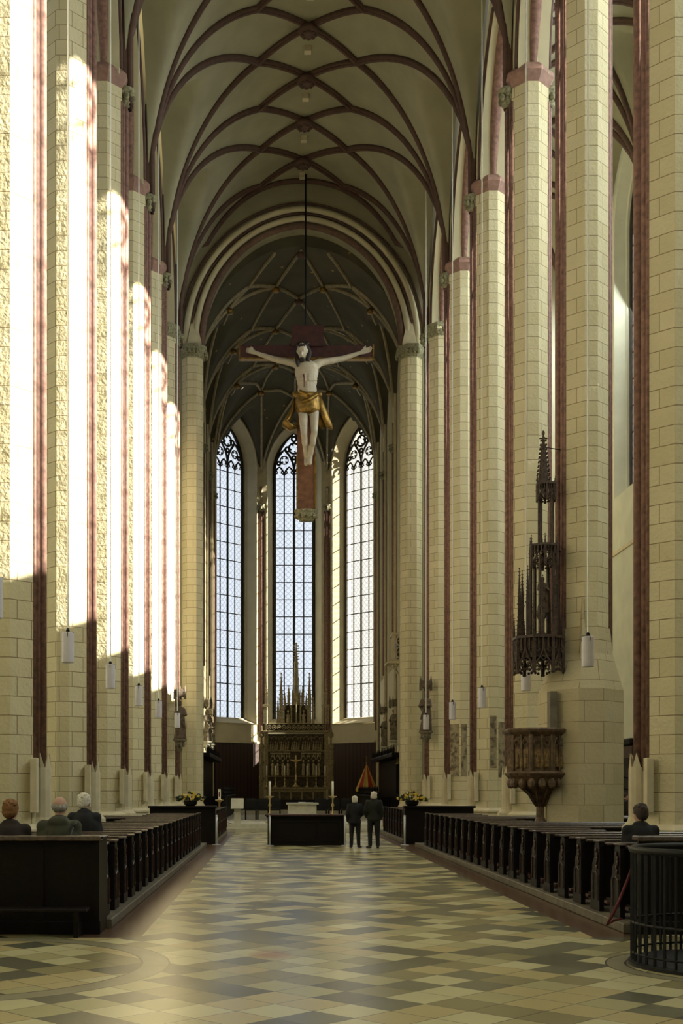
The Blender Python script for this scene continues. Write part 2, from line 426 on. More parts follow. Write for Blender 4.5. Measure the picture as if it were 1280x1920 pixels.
def window(name, label, W, uc, hw, si, sp, ap, dd, gmat, tm, lights=4, step=1.08, head=2.6):
    """glazing + stone tracery set in an opening"""
    root = empty(name, W(uc, si, dd), kind='structure'); root['label'] = label
    A = arch_pts(hw, sp, ap, 12)
    g = MB(); pts = [(-hw, si)] + A + [(hw, si)]
    g.add([W(uc + a, z, dd) for a, z in pts], [tuple(range(len(pts)))])
    g.build('leaded_glass', gmat, root, fix=False)
    t = MB()
    di = dd
    def pl(seq, r, closed=False): t.tube([W(uc + a, z, di) for a, z in seq], r, 6, closed=closed)
    pl([(-hw, si)] + A + [(hw, si)], .11)
    pl([(-hw, si), (hw, si)], .08)
    hz = sp + .05; H2 = ap - hz
    lw = 2 * hw / lights
    for k in range(1, lights):
        x = -hw + k * lw; big = (k == lights // 2)
        pl([(x, si), (x, sp + .2 if big else hz)], .085 if big else .045)
    z = si + step
    while z < hz - .2:
        pl([(-hw, z), (hw, z)], .028); z += step
    for k in range(lights):
        c = -hw + (k + .5) * lw
        pl([(c + a, zz) for a, zz in arch_pts(lw / 2, hz - .25, hz + lw * .5, 5)], .06)
        # cusps
        for sx in (-1, 1): pl([(c + sx * lw * .45, hz - .15), (c + sx * lw * .18, hz - .08), (c + sx * lw * .3, hz + .12)], .045)
    if lights >= 4:
        for sgn in (-1, 1):
            pl([(sgn * hw / 2 + a, zz) for a, zz in arch_pts(hw / 2, hz + .05, hz + H2 * .56, 6)], .08)
            cc = (sgn * hw / 2, hz + H2 * .30); rr = hw * .20
            pl([(cc[0] + rr * math.cos(q * PI / 8), cc[1] + rr * math.sin(q * PI / 8)) for q in range(16)], .045, True)
            for q in range(4):
                a = q * PI / 2 + PI / 4
                pl([(cc[0] + rr * math.cos(a), cc[1] + rr * math.sin(a)), (cc[0] + rr * .45 * math.cos(a), cc[1] + rr * .45 * math.sin(a))], .06)
    for (fx, fz, fr) in ((0, .60, .20), (-.33, .58, .085), (.33, .58, .085), (0, .84, .09), (0, .36, .07), (-.78, .22, .06), (.78, .22, .06)) if lights >= 4 else ((0, .5, .3),):
        cc = (fx * hw, hz + fz * H2); rr = fr * hw * 1.35
        pl([(cc[0] + rr * math.cos(q * PI / 8), cc[1] + rr * math.sin(q * PI / 8)) for q in range(16)], .07, True)
        nq = 6 if fr > .2 else 4
        for q in range(nq):
            a = q * 2 * PI / nq + .3
            pl([(cc[0] + rr * math.cos(a), cc[1] + rr * math.sin(a)), (cc[0] + rr * .5 * math.cos(a), cc[1] + rr * .5 * math.sin(a))], .055)
    # small infill bars so the head reads as a net of stone
    t.build('tracery', tm, root, fix=False)
    return root
# ================================================================== ROOM SHELL
mb = MB(); mb.add([(-16, -6, 0), (18, -6, 0), (18, 80, 0), (-16, 80, 0)], [(0, 1, 2, 3)])
tag(mb.build('floor', M['floor'], fix=False), kind='structure')
mb = MB(); W = walled(mb, (AX + WALLX + 1, -3), (AX - WALLX - 1, -3), 0, 29.6, [(WALLX + 1, 3.0, 8, 19, 23.5)], 1.0, shrink=.4)
tag(mb.build('wall_back', M['stone_plain'], fix=False), kind='structure')
window('window_west_added', 'added west window behind the camera', W, WALLX + 1, 2.6, 8.4, 19, 23.1, .7, M['glass_clear'], M['darkstone'])  # unseen window, put in together with the added front light
mb = MB(); mb.box(AX - 4.3, AX + 4.3, 48.0, 54.2, .0, .15); mb.box(AX - 4.3, AX + 4.3, 48.35, 54.2, .15, .30); mb.box(AX - 4.95, AX + 4.95, 54.2, 74.3, 0, .30)
tag(mb.build('floor_choir', M['white']), kind='structure')
mb = MB(); mb.box(AX - 3.4, AX + 3.4, 66.6, 74, .3, .45); mb.box(AX - 3.1, AX + 3.1, 67.0, 74, .45, .6); mb.box(AX - 2.8, AX + 2.8, 67.4, 74, .6, .75)
tag(mb.build('floor_altar_steps', M['white']), kind='structure')

ZS, ZR, NW = 21.0, 28.75, 5.35
def hp(t, R=1.3):
    t = min(abs(t), 1); return math.sqrt(max(0, R * R - (t + R - 1) ** 2)) / math.sqrt(R * R - (R - 1) ** 2)
def barrel(r, zs, zr, p=2.2): return zs + (zr - zs) * math.sqrt(max(0, 1 - min(r, 1) ** p))
def bay_t(y, y0=15.4, L=6.0): return abs(((y - y0) / L) % 1 - .5) * 2
def zn(x, y):
    zb = barrel(abs(x) / NW, ZS, ZR)
    zc = ZS + (26.6 - ZS) * hp(bay_t(y)) + .10 * (NW - abs(x)) * (1 - bay_t(y))
    return max(zb, zc)
def grid_surf(mb, xs, ys, zf, cx):
    vs = [(cx + x, y, zf(x, y)) for y in ys for x in xs]; n = len(xs); fs = []
    for j in range(len(ys) - 1):
        for i in range(n - 1): fs.append((j * n + i, (j + 1) * n + i, (j + 1) * n + i + 1, j * n + i + 1))
    mb.add(vs, fs)
def frange(a, b, n): return [a + (b - a) * i / n for i in range(n + 1)]
mb = MB()
xs = [NW * math.sin(PI / 2 * t) for t in frange(-1, 1, 56)]
grid_surf(mb, xs, frange(-2.6, 53.35, 224), zn, AX)
# upper skin so the vault has thickness
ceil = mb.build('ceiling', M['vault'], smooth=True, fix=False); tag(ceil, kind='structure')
def rib_path(pts, zf, n=14, drop=.05):
    out = []
    for (a, b) in zip(pts, pts[1:]):
        for i in range(n + (1 if b is pts[-1] else 0)):
            t = i / n; x = a[0] + (b[0] - a[0]) * t; y = a[1] + (b[1] - a[1]) * t
            out.append((x, y))
    return out
def add_rib(parent, pts, zf, cx, r, mat, name='rib', zlow=None, flat=.8):
    path = rib_path(pts, zf)
    P3 = [Vector((cx + x, y, zf(x, y) - r * .55)) for x, y in path]
    if zlow is not None: P3.insert(0, Vector((P3[0].x, P3[0].y, zlow)))
    b = MB(); b.tube(P3, r, 8, flat=flat); b.tube([p - Vector((0, 0, r * .75)) for p in P3], r * .55, 6)
    return b.build(name, mat, parent, smooth=True, fix=False)
XE = NW - .12
for Yk in [y for y in PY if y >= 15] + [57.4]:
    for s in (-1, 1):
        E = (s * XE, Yk); N1 = s * 1.8
        ribs = [[E, (N1, Yk - 1.5), (0, Yk - 3)]] if Yk < 55 else [[(s * 4.3, 53.2), (N1, 49.9 + 6 - 4.5 - 1.5 + 1.2), ]]
        if Yk < 55:
            if Yk + 1.5 < 53.3:
                ribs.append([E, (N1, Yk + 1.5), (0, Yk)])
                if Yk + 3 < 53.3: ribs.append([(N1, Yk + 1.5), (0, Yk + 3)])
            if Yk + 6 < 53: ribs.append([E, (N1, Yk + 4.5), (0, Yk + 6)])
            for r_ in ribs: add_rib(ceil, r_, zn, AX, .12, M['rib'], zlow=ZS - .3 if r_[0] is E else None)
for i, y in enumerate([y0 + d for y0 in PY for d in (0, 3)]):
    if y > 53: continue
    b = MB(); z = zn(0, y) - .2
    b.lathe((AX, y, z - .2), [(.02, 0), (.2, .0), (.34, .06), (.38, .14), (.34, .24), (.2, .3)], 20)
    for q in range(8): b.ell((AX + .22 * math.cos(q * PI / 4), y + .22 * math.sin(q * PI / 4), z - .2), (.07, .07, .04), 8, 5)
    b.build('boss', M['rib'], ceil, smooth=True)
    if i % 2 == 1 or True:
        b = MB(); b.box(AX - .12, AX + .12, y + 1.2, y + 1.45, z + .0, z + .34); b.build('vent_hatch', M['plaster'], ceil) if y + 1.4 < 53 else None
# last transverse arch against the end wall
b = MB(); b.tube([(AX + x, 53.15, zn(x, 53.2) - .1) for x in frange(-5.25, 5.25, 40)], .11, 8); b.build('wall_rib', M['rib'], ceil, smooth=True, fix=False)

# arcade walls above the pillars
RC = 5.87
def arcade(side):
    s = 1 if side == 'right' else -1
    mb = MB(); xc = AX + s * RC
    ys = [3.4, 9.4] + PY + [57.4]
    for (xx) in (xc - .42, xc + .42):
        for y0 in ys[:-1]:
            y1 = y0 + 6; yc = y0 + 3
            A = arch_pts(2.42, 21.3, 25.25, 12)
            mb.add([(xx, y0, 21.3), (xx, yc - 2.42, 21.3), (xx, yc - 2.42, 29.6), (xx, y0, 29.6)], [(0, 1, 2, 3)])
            mb.add([(xx, yc + 2.42, 21.3), (xx, y1, 21.3), (xx, y1, 29.6), (xx, yc + 2.42, 29.6)], [(0, 1, 2, 3)])
            for a, c in zip(A, A[1:]): mb.add([(xx, yc + a[0], a[1]), (xx, yc + c[0], c[1]), (xx, yc + c[0], 29.6), (xx, yc + a[0], 29.6)], [(0, 1, 2, 3)])
    for y0 in ys[:-1]:
        yc = y0 + 3; A = arch_pts(2.42, 21.3, 25.25, 12)
        for a, c in zip(A, A[1:]): mb.add([(xc - .42, yc + a[0], a[1]), (xc - .42, yc + c[0], c[1]), (xc + .42, yc + c[0], c[1]), (xc + .42, yc + a[0], a[1])], [(0, 1, 2, 3)])
    wl = mb.build('wall_arcade_' + side, M['plaster'], fix=False); tag(wl, kind='structure')
    for y0 in ys[:-1]:
        yc = y0 + 3
        for xx, r, g in ((xc - .44, .065, .0), (xc + .44, .065, .0)):
            b = MB(); b.tube([(xx, yc + a, z) for a, z in arch_pts(2.5 + g, 21.5, 25.4 + g, 14)], r, 8); b.build('arch_moulding', M['rib'], wl, smooth=True, fix=False)
        # red keel moulding on the arch soffit
        b = MB(); b.tube([(xc, yc + a * .985, z - .03) for a, z in arch_pts(2.42, 21.3, 25.25, 14)], [.05 + .09 * math.sin(PI * i / 28) for i in range(29)], 8, flat=1.6)
        b.build('soffit_rib', M['red'], wl, smooth=True, fix=False)
arcade('right'); arcade('left')

# outer aisle walls with the tall windows
wn_i = 1
for side in ('right', 'left'):
    s = 1 if side == 'right' else -1
    X = AX + s * WALLX; mb = MB(); ops = []
    if s > 0:
        p0, p1 = (X, -3), (X, 57.4)
        # nrm must point outwards (+x): d=(0,-1) -> nrm=(1,0)
        p0, p1 = p1, p0
        ops = [(57.4 - y, WHW + .45, WZ0 - .45, WZS, WZ1 + .5) for y in WIN_Y if y < 56]
    else:
        p0, p1 = (X, -3), (X, 57.4)
        ops = [(y + 3, WHW + .45, WZ0 - .45, WZS, WZ1 + .5) for y in WIN_Y if y < 56]
    W = walled(mb, p0, p1, 0, 29.6, ops, .9, shrink=.45)
    wl = mb.build('wall_' + side, M['aisle'], fix=False); tag(wl, kind='structure')
    # string course under the sills
    b = MB()
    for y0 in (0,): 
        xx = X - s * .06; b.box(min(xx, X), max(xx, X), -3, 57.4, 11.45, 11.6)
    b.build('string_course', M['stone_plain'], wl)
    for o_ in ops:
        window('window_%d' % wn_i, 'tall leaded %s aisle window' % side, W, o_[0], WHW, WZ0, WZS, WZ1, .62, M['glass_clear'], M['darkstone'], lights=3, step=1.1); wn_i += 1
    for Yk in [3.4, 9.4] + PY:
        b = MB(); b.loft([[(X + .02 * s, Yk - .32), (X - s * .45, Yk - .14), (X - s * .45, Yk + .14), (X + .02 * s, Yk + .32)]] * 2, [0, 23.2]); b.build('wall_pier', M['aisle'], wl)
        b = MB(); b.tube([(X - s * .5, Yk, 1.2), (X - s * .5, Yk, 23.4)], .10, 8); b.build('wall_shaft', M['red'], wl, smooth=True)
    # big blind arch low on the right wall
# aisle vaults
def aisle_z(x, y):
    r = abs(x) / 3.3; return max(barrel(r, 23.0, 28.6, 2.0), 23.0 + 5.2 * hp(bay_t(y)) + .12 * (3.3 - abs(x)) * (1 - bay_t(y)))
for side in (1, -1):
    cx = AX + side * (RC + .42 + 3.33); mb = MB()
    grid_surf(mb, [3.36 * math.sin(PI / 2 * t) for t in frange(-1, 1, 28)], frange(-2.6, 57.4, 120), lambda x, y: aisle_z(max(-3.3, min(3.3, x)), y), cx)
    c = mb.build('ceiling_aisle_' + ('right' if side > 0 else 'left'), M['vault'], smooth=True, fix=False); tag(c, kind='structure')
    if side > 0:
        for Yk in PY:
            for pts in ([(-3.2, Yk), (0, Yk + 3), (3.2, Yk + 6)], [(3.2, Yk), (0, Yk + 3), (-3.2, Yk + 6)], [(-3.2, Yk), (0, Yk + 1.5), (3.2, Yk)], [(-3.2, Yk + 6), (0, Yk + 4.5), (3.2, Yk + 6)]):
                if Yk + 6 > 57.5: continue
                add_rib(c, pts, aisle_z, cx, .12, M['rib'])
    # aisle east wall
    mb = MB(); mb.box(cx - 3.4, cx + 3.9, 57.4, 58.0, 0, 29.6); tag(mb.build('wall_aisle_end_' + ('right' if side > 0 else 'left'), M['aisle']), kind='structure')

# nave east wall with the chancel arch
YE = 53.3
mb = MB()
OA = (4.42, 21.3, 26.5)
def chancel():
    A = arch_pts(*OA, 20)
    A = [(-4.42 * math.cos(t), 21.3 + 5.2 * (math.sin(t) ** .93) * (1 + .0 * t)) for t in frange(0, PI, 44)]
    # blunt pointed arch
    A = [(a, z + .22 * max(0, 1 - abs(a) / 4.42)) for a, z in A]
    return A
A = chancel()
for yy in (YE, YE + .9):
    for sx in (-1, 1):
        x0, x1 = sorted((AX + sx * 4.42, AX + sx * 6.4))
        mb.add([(x0, yy, 0), (x1, yy, 0), (x1, yy, 29.6), (x0, yy, 29.6)], [(0, 1, 2, 3)])
    for a, c in zip(A, A[1:]): mb.add([(AX + a[0], yy, a[1]), (AX + c[0], yy, c[1]), (AX + c[0], yy, 29.6), (AX + a[0], yy, 29.6)], [(0, 1, 2, 3)])
for a, c in zip(A, A[1:]): mb.add([(AX + a[0], YE, a[1]), (AX + c[0], YE, c[1]), (AX + c[0], YE + .9, c[1]), (AX + a[0], YE + .9, a[1])], [(0, 1, 2, 3)])
for sx in (-1, 1): mb.add([(AX + sx * 4.42, YE, 0), (AX + sx * 4.42, YE + .9, 0), (AX + sx * 4.42, YE + .9, 21.3), (AX + sx * 4.42, YE, 21.3)], [(0, 1, 2, 3)])
for sx in (-1, 1):
    X0, X1 = sorted((AX + sx * 6.0, AX + sx * 4.95)); mb.add([(X0, YE + .95, 0), (X1, YE + .95, 0), (X1, YE + .95, 29.6), (X0, YE + .95, 29.6)], [(0, 1, 2, 3)])
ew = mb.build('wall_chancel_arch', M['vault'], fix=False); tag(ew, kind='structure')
def arch_scale(k, dz=0): return [(a * (4.42 + k) / 4.42, 21.3 + (z - 21.3) * (5.42 + k) / 5.42 + dz) for a, z in A]
for k, r, mt, yy in ((.02, .15, 'arch_red', YE - .02), (.30, .13, 'plaster', YE - .1), (.52, .06, 'rib', YE - .1), (.72, .14, 'plaster', YE - .08), (1.0, .055, 'rib', YE - .06)):
    b = MB(); b.tube([(AX + a, yy, z) for a, z in arch_scale(k)], r, 8); b.build('arch_moulding', M[mt], ew, smooth=True, fix=False)
# wedge shaped stops above the arch capitals
for sx in (-1, 1):
    b = MB(); x = AX + sx * 4.75
    b.loft([[(x - .33, YE - .45), (x + .33, YE - .45), (x + .33, YE), (x - .33, YE)], [(x - .3, YE - .3), (x + .3, YE - .3), (x + .3, YE), (x - .3, YE)], [(x + sx * .05 - .03, YE - .05), (x + sx * .05 + .03, YE - .05), (x + sx * .05 + .03, YE), (x + sx * .05 - .03, YE)]], [21.3, 21.5, 22.9])
    b.build('weathering', M['stone_plain'], ew)

# choir: straight walls + five sided apse
CY, CR = 69.35, 5.0
cs = CR * math.tan(PI / 8)
CZS, CZR = 19.95, 26.2
BAYS = [(50.7, 56.0), (56.0, 61.3), (61.3, 66.6), (66.6, 71.42)]
def cr(x, y): return max(abs(x), (abs(x) + (y - CY)) * .70711, y - CY) / CR
def zch(x, y):
    r = min(cr(x, y), 1); zb = barrel(r, CZS, CZR, 2.0)
    ax_ = abs(x); vals = [(ax_, 0), ((ax_ + (y - CY)) * .70711, 1), (y - CY, 2)]
    k = max(vals)[1]
    if k == 0:
        t = 1
        for a, c in BAYS:
            if a <= y <= c: t = abs((y - (a + c) / 2) / ((c - a) / 2))
    elif k == 1:
        mx, my = (CR + cs) / 2, CY + (CR + cs) / 2
        t = abs((ax_ - mx) * .70711 - (y - my) * .70711) / cs / max(r, .3)
    else: t = ax_ / cs / max(r, .3)
    t = min(t, 1)
    zc = CZS + (24.5 - CZS) * hp(t) - .0 + .10 * (1 - r) * CR * (1 - t)
    return max(zb, zc) if r > .3 else zb
mb = MB()
xs = [CR * math.sin(PI / 2 * t) for t in frange(-1, 1, 48)]
grid_surf(mb, xs, frange(54.15, CY, 70), zch, AX)
bd = []
cor = [(CR, CY), (CR, CY + cs), (cs, CY + CR), (-cs, CY + CR), (-CR, CY + cs), (-CR, CY)]
for a, c in zip(cor, cor[1:]):
    nn = 10 if abs(a[0]) == CR and abs(c[0]) == CR or True else 20
    for i in range(16): bd.append((a[0] + (c[0] - a[0]) * i / 16, a[1] + (c[1] - a[1]) * i / 16))
bd.append(cor[-1]); nr = 20; vs = []; fs = []
for (bx, by) in bd:
    for j in range(nr + 1):
        q = math.sin(PI / 2 * j / nr); x = bx * q; y = CY + (by - CY) * q; vs.append((AX + x, y, zch(x * .9999, min(y, CY + CR))))
for i in range(len(bd) - 1):
    for j in range(nr): fs.append((i * (nr + 1) + j, i * (nr + 1) + j + 1, (i + 1) * (nr + 1) + j + 1, (i + 1) * (nr + 1) + j))
mb.add(vs, fs)
for xa, xb in zip(xs, xs[1:]): mb.add([(AX + xa, 54.16, zch(xa, 54.2)), (AX + xb, 54.16, zch(xb, 54.2)), (AX + xb, 54.16, 29.6), (AX + xa, 54.16, 29.6)], [(0, 1, 2, 3)])
cv = mb.build('ceiling_choir', M['choir_vault'], smooth=True, fix=False); tag(cv, kind='structure')
CR_ = CR - .12
for s in (-1, 1):
    L = []
    for i, y0 in enumerate((54.5, 59.8, 65.1)):
        L += [[(0, y0), (s * 1.15, y0 + 3.5), (0, y0 + 5.3)] if i < 2 else [(0, y0), (s * 1.15, y0 + 3.5), (0, 70.2)],
              [(s * 1.15, y0 + 3.5), (s * 2.4, y0 + 2.0)], [(s * 1.15, y0 + 3.5), (s * 3.35, y0 + 2.5)],
              [(s * 2.4, y0 + 2.0), (s * 3.35, y0 + 2.5), (s * CR_, y0 + 6.8)], [(s * 2.4, y0 + 2), (s * CR_, y0 + 1.5)],
              [(s * 1.15, y0 + 3.5), (s * 2.4, y0 + 7.3)] if i < 2 else [(s * 1.15, y0 + 3.5), (s * 2.0, 71.0)],
              [(s * 3.35, y0 + 2.5), (s * CR_, y0 + 1.5)]]
    L += [[(s * 2.4, 56.5), (s * 1.2, 54.3)], [(s * 2.0, 71.0), (s * (cs - .05), CY + CR_)], [(s * 2.0, 71), (s * CR_, CY + cs - .05)], [(s * 2.0, 71), (0, 72.0), (s * (cs - .05), CY + CR_)], [(0, 70.2), (0, 72.0)] if s > 0 else None,
          [(s * 3.35, 67.6), (s * CR_, CY + cs - .05)], [(s * 3.35, 67.6), (s * 2.0, 71)]]
    for l in L:
        if l: add_rib(cv, l, zch, AX, .085, M['choir_rib'])
for (x, y) in [(0, 54.6), (0, 59.8), (0, 65.1), (0, 70.2)] + [(s * a, y0 + d) for s in (-1, 1) for y0 in (54.5, 59.8, 65.1) for a, d in ((1.15, 3.5), (3.35, 2.5))] + [(-2, 71), (2, 71)]:
    b = MB(); z = zch(x, y); b.lathe((AX + x, y, z - .32), [(.02, 0), (.16, .02), (.2, .1), (.18, .2), (.1, .26)], 12); b.build('boss', M['gold'] if x else M['rib'], cv, smooth=True)
# window arches painted reveals + walls
APSE = [((-CR, CY + cs), (-cs, CY + CR)), ((-cs, CY + CR), (cs, CY + CR)), ((cs, CY + CR), (CR, CY + cs))]
nm = ['left', 'centre', 'right']
for i, (a, c) in enumerate(APSE):
    mb = MB(); L = math.hypot(c[0] - a[0], c[1] - a[1])
    hw = 1.22; si, sp, ap = 6.0, 21.5, 24.0
    W = walled(mb, (AX + a[0], a[1]), (AX + c[0], c[1]), 0, 26.5, [(L / 2, hw + .5, si - .3, sp, ap + .35)], 1.2, shrink=.5)
    wl = mb.build('wall_apse_' + nm[i], M['plaster'], fix=False); tag(wl, kind='structure')
    window('window_%d' % wn_i, '%s apse window with leaded lights' % nm[i], W, L / 2, hw, si, sp, ap, .8, M['glass_warm'] if i == 2 else M['glass_blue'], M['darkstone']); wn_i += 1
    if i != 1:
        b = MB(); q0 = W(.25, 0, -.02); q1 = W(L - .25, 0, -.02); q2 = W(L - .25, 0, -.09); q3 = W(.25, 0, -.09)
        b.loft([[q0.xy, q1.xy, q2.xy, q3.xy]] * 2, [.3, 4.5])
        o = b.build('wall_panelling', M['panel'])
        tag(o, 'dark brown panelling below the %s apse window' % nm[i], 'panelling')
        b = MB(); q2 = W(L - .25, 0, -.16); q3 = W(.25, 0, -.16)
        b.loft([[q0.xy, q1.xy, q2.xy, q3.xy]] * 2, [4.5, 4.62]); b.build('top_rail', M['stone_plain'], o)
    # moulding round the reveal
    b = MB(); pts = [(-(hw + .5), si - .3)] + arch_pts(hw + .5, sp, ap + .35, 12) + [(hw + .5, si - .3)]
    b.tube([W(L / 2 + q, z, -.02) for q, z in pts], .07, 8, closed=True); b.build('reveal_moulding', M['stone_plain'], wl, smooth=True, fix=False)
for s in (-1, 1):
    x = AX + s * CR; mb = MB()
    p0, p1 = ((x, 54.1), (x, CY + cs)) if s < 0 else ((x, CY + cs), (x, 54.1))
    ops = []
    for a, c in BAYS[1:]:
        yc = (a + c) / 2; u = yc - 54.1 if s < 0 else CY + cs - yc
        ops.append((u, 1.5, 8.0, 20.0, 23.6))
    W = walled(mb, p0, p1, 0, 26.5, ops, 1.0, shrink=.35)
    wl = mb.build('wall_choir_' + ('left' if s < 0 else 'right'), M['plaster'], fix=False); tag(wl, kind='structure')
    for o_ in ops:
        window('window_%d' % wn_i, 'tall choir side window', W, o_[0], 1.15, 8.35, 20.0, 23.2, .8, M['glass_side'], M['darkstone']); wn_i += 1
# wall shafts in the choir
def choir_shaft(x, y, z0, z1, nx, ny, side):
    o = empty('wall_shaft', (x, y, z0), '%s on the choir wall' % side, 'shaft')
    b = MB(); b.tube([(x, y, z0), (x, y, 18.9)], .10, 10); b.tube([(x - ny * .16, y + nx * .16, z0), (x - ny * .16, y + nx * .16, 18.9)], .05, 8); b.tube([(x + ny * .16, y - nx * .16, z0), (x + ny * .16, y - nx * .16, 18.9)], .05, 8)
    b.build('red_shaft', M['red'], o, smooth=True, fix=False)
    b = MB(); b.loft([[(x + nx * (-.02) - ny * w_, y + ny * (-.02) + nx * w_), (x + nx * .1 - ny * w_, y + ny * .1 + nx * w_), (x + nx * .1 + ny * w_, y + ny * .1 - nx * w_), (x + nx * (-.02) + ny * w_, y + ny * (-.02) - nx * w_)] for w_ in (.3, .3)], [.3, 24.5]); b.build('backing_pilaster', M['stone_plain'], o)
    b = MB(); b.lathe((x, y, 18.85), [(.12, 0), (.2, .12), (.16, .2), (.27, .35), (.27, .42), (.1, .45)], 12)
    for q in range(8): b.ell((x + .2 * math.cos(q * PI / 4), y + .2 * math.sin(q * PI / 4), 19.05), (.07, .07, .1), 6, 5)
    b.build('capital', M['leaf'], o, smooth=True)
    b = MB(); b.tube([(x, y, 19.2), (x, y, 20.4)], .09, 8); b.build('rib_stub', M['choir_rib'], o, smooth=True)
    return o
inn = .16
for s, nme in ((-1, 'left'), (1, 'right')):
    choir_shaft(AX + s * (cs - .03), CY + CR - inn, 5.2, 19, 0, 1, 'red shaft just %s of the centre apse window'  % nme)
    choir_shaft(AX + s * (CR - .15), CY + cs - .1, 5.2, 19, s, 0, 'red shaft at the outer edge of the %s apse window' % nme)
    for k, yk in enumerate((66.6, 61.3, 56.0)):
        choir_shaft(AX + s * (CR - .13), yk, 8.0, 19, s, 0, 'red shaft along the %s side, %s from the apse windows' % (nme, ('nearest', 'second', 'third')[k]))
# ================================================================== PILLARS
def octo(cx, cy, g=0.0, hx=.5, hy=.66, fx=.145, fy=.30):
    hx += g; hy += g; fx += g * .41; fy += g * .41
    return [(cx - fx, cy - hy), (cx + fx, cy - hy), (cx + hx, cy - fy), (cx + hx, cy + fy), (cx + fx, cy + hy), (cx - fx, cy + hy), (cx - hx, cy + fy), (cx - hx, cy - fy)]
ROWX = {'right': 7.05, 'left': -4.72}
def pillar(side, i, Yk):
    cx = ROWX[side]; s = 1 if side == 'right' else -1      # -s is the nave side
    if i == 0: where = 'nearest the camera in the %s row, before the visible ones' % side
    elif i == 6: where = 'farthest of the %s row beside the chancel arch' % side
    else: where = '%s visible one of the %s row' % (ORD[i - 1], side)
    extra = ''
    if side == 'right' and i == 2: extra = ', carrying the carved pulpit'
    if side == 'right' and i == 5: extra = ', painting on its foot'
    root = empty('stone_pillar', (cx, Yk, 0), 'tall cream pillar with red shaft, ' + where + extra, 'pillar')
    b = MB(); b.loft([octo(cx, Yk, .22), octo(cx, Yk, .22), octo(cx, Yk, .12), octo(cx, Yk, .10)], [0, .72, .86, .95]); 
    b.loft([octo(cx, Yk, .10), octo(cx, Yk, .15), octo(cx, Yk, .15), octo(cx, Yk, .03), octo(cx, Yk, .0)], [.95, .99, 1.03, 1.10, 1.12]); b.build('plinth', M['stone_plain'], root)
    b = MB(); b.loft([octo(cx, Yk)] * 2, [1.1, 21.35]); b.build('body', M['stone'], root)
    if i < 6:
        b = MB(); b.loft([octo(cx, Yk, .0), octo(cx, Yk, .04), octo(cx, Yk, .14), octo(cx, Yk, .14), octo(cx, Yk, .02)], [21.05, 21.12, 21.32, 21.42, 21.56]); b.build('cornice', M['cornice'], root)
    else:
        b = MB(); b.loft([octo(cx, Yk, .0), octo(cx, Yk, .10), octo(cx, Yk, .16), octo(cx, Yk, .16), octo(cx, Yk, .02)], [20.9, 21.05, 21.3, 21.42, 21.5])
        for (x_, y_) in octo(cx, Yk, .12) + octo(cx, Yk - .0, .08, fx=.05, fy=.12): b.ell((x_, y_, 21.15), (.11, .11, .12), 7, 5)
        b.build('leaf_capital', M['leaf'], root)
    b = MB(); b.loft([octo(cx, Yk, -.05)] * 2, [21.4, 27.6]); b.build('upper_pier', M['plaster'], root)
    for sd in (-s, s):
        xs_ = cx + sd * .5
        zt = 20.7
        b = MB()
        for dy, dx, r in ((0, .06, .095), (-.17, 0, .07), (.17, 0, .07), (-.28, -.02, .045), (.28, -.02, .045)):
            b.tube([(xs_ + sd * dx, Yk + dy, 2.05), (xs_ + sd * dx, Yk + dy, zt)], r, 10)
        b.build('red_shaft', M['red'], root, smooth=True, fix=False)
        b = MB(); prof = [(.14, 0), (.2, .12), (.17, .22), (.28, .42), (.30, .5), (.2, .54)]
        b.lathe((xs_ + sd * .05, Yk, zt - .05), prof, 12)
        for q in range(10): b.ell((xs_ + sd * .05 + .23 * math.cos(q * PI / 5), Yk + .23 * math.sin(q * PI / 5), zt + .2 + .12 * (q % 2)), (.08, .08, .11), 6, 5)
        b.build('shaft_capital', M['leaf'], root, smooth=True)
        if sd == -s:
            b = MB(); b.tube([(xs_ + sd * .03, Yk, zt + .4), (xs_ + sd * .03, Yk, 23.0), (xs_ + sd * .0, Yk, 24.2)], [.14, .13, .05], 8); b.build('rib_stub', M['rib'], root, smooth=True)
        else:
            b = MB(); b.tube([(xs_, Yk, zt + .4), (xs_, Yk, 23.5)], [.13, .1], 8); b.build('rib_stub', M['rib'], root, smooth=True)
        # stone pedestal with spiked crown under the shaft
        b = MB(); c = (xs_ + sd * .03, Yk, 0)
        b.lathe(c, [(.36, 0), (.36, .92), (.33, 1.0), (.33, 1.06), (.23, 1.16), (.21, 1.24), (.21, 2.08), (.205, 2.12)], 14)
        n = 14; z0 = 2.12
        for q in range(7):
            a0, a1, am = 2 * PI * q / 7, 2 * PI * (q + 1) / 7, 2 * PI * (q + .5) / 7
            r = .205
            b.add([(c[0] + r * math.cos(a0), c[1] + r * math.sin(a0), z0 - .03), (c[0] + r * math.cos(a1), c[1] + r * math.sin(a1), z0 - .03), (c[0] + r * .92 * math.cos(am), c[1] + r * .92 * math.sin(am), z0 + .26), (c[0] + .07 * math.cos(am), c[1] + .07 * math.sin(am), z0)], [(0, 1, 2), (1, 3, 2), (3, 0, 2), (0, 3, 1)])
        b.build('shaft_pedestal', M['stone_plain'], root, smooth=False)
    # slim column loudspeaker on the nave side
    if i > 0:
        o = empty('column_loudspeaker', (cx - s * .45, Yk - .52, 1.2), 'slim stone-coloured column loudspeaker on the %s visible pillar of the %s row' % (ORD[i - 1], side), 'loudspeaker', 'column loudspeakers on the pillars')
        x = cx - s * .52; yy = Yk - .42
        b = MB(); b.bevbox(x - .055, x + .055, yy - .10, yy + .1, 1.32, 2.28, .012); b.build('housing', M['stone_plain'], o)
        b = MB()
        b.box(x - .058, x + .058, yy + .07, yy + .1005, 1.32, 2.28)
        for k in range(16): b.box(x - .022, x + .022, yy - .1015, yy - .1, 1.36 + k * .056, 1.385 + k * .056)
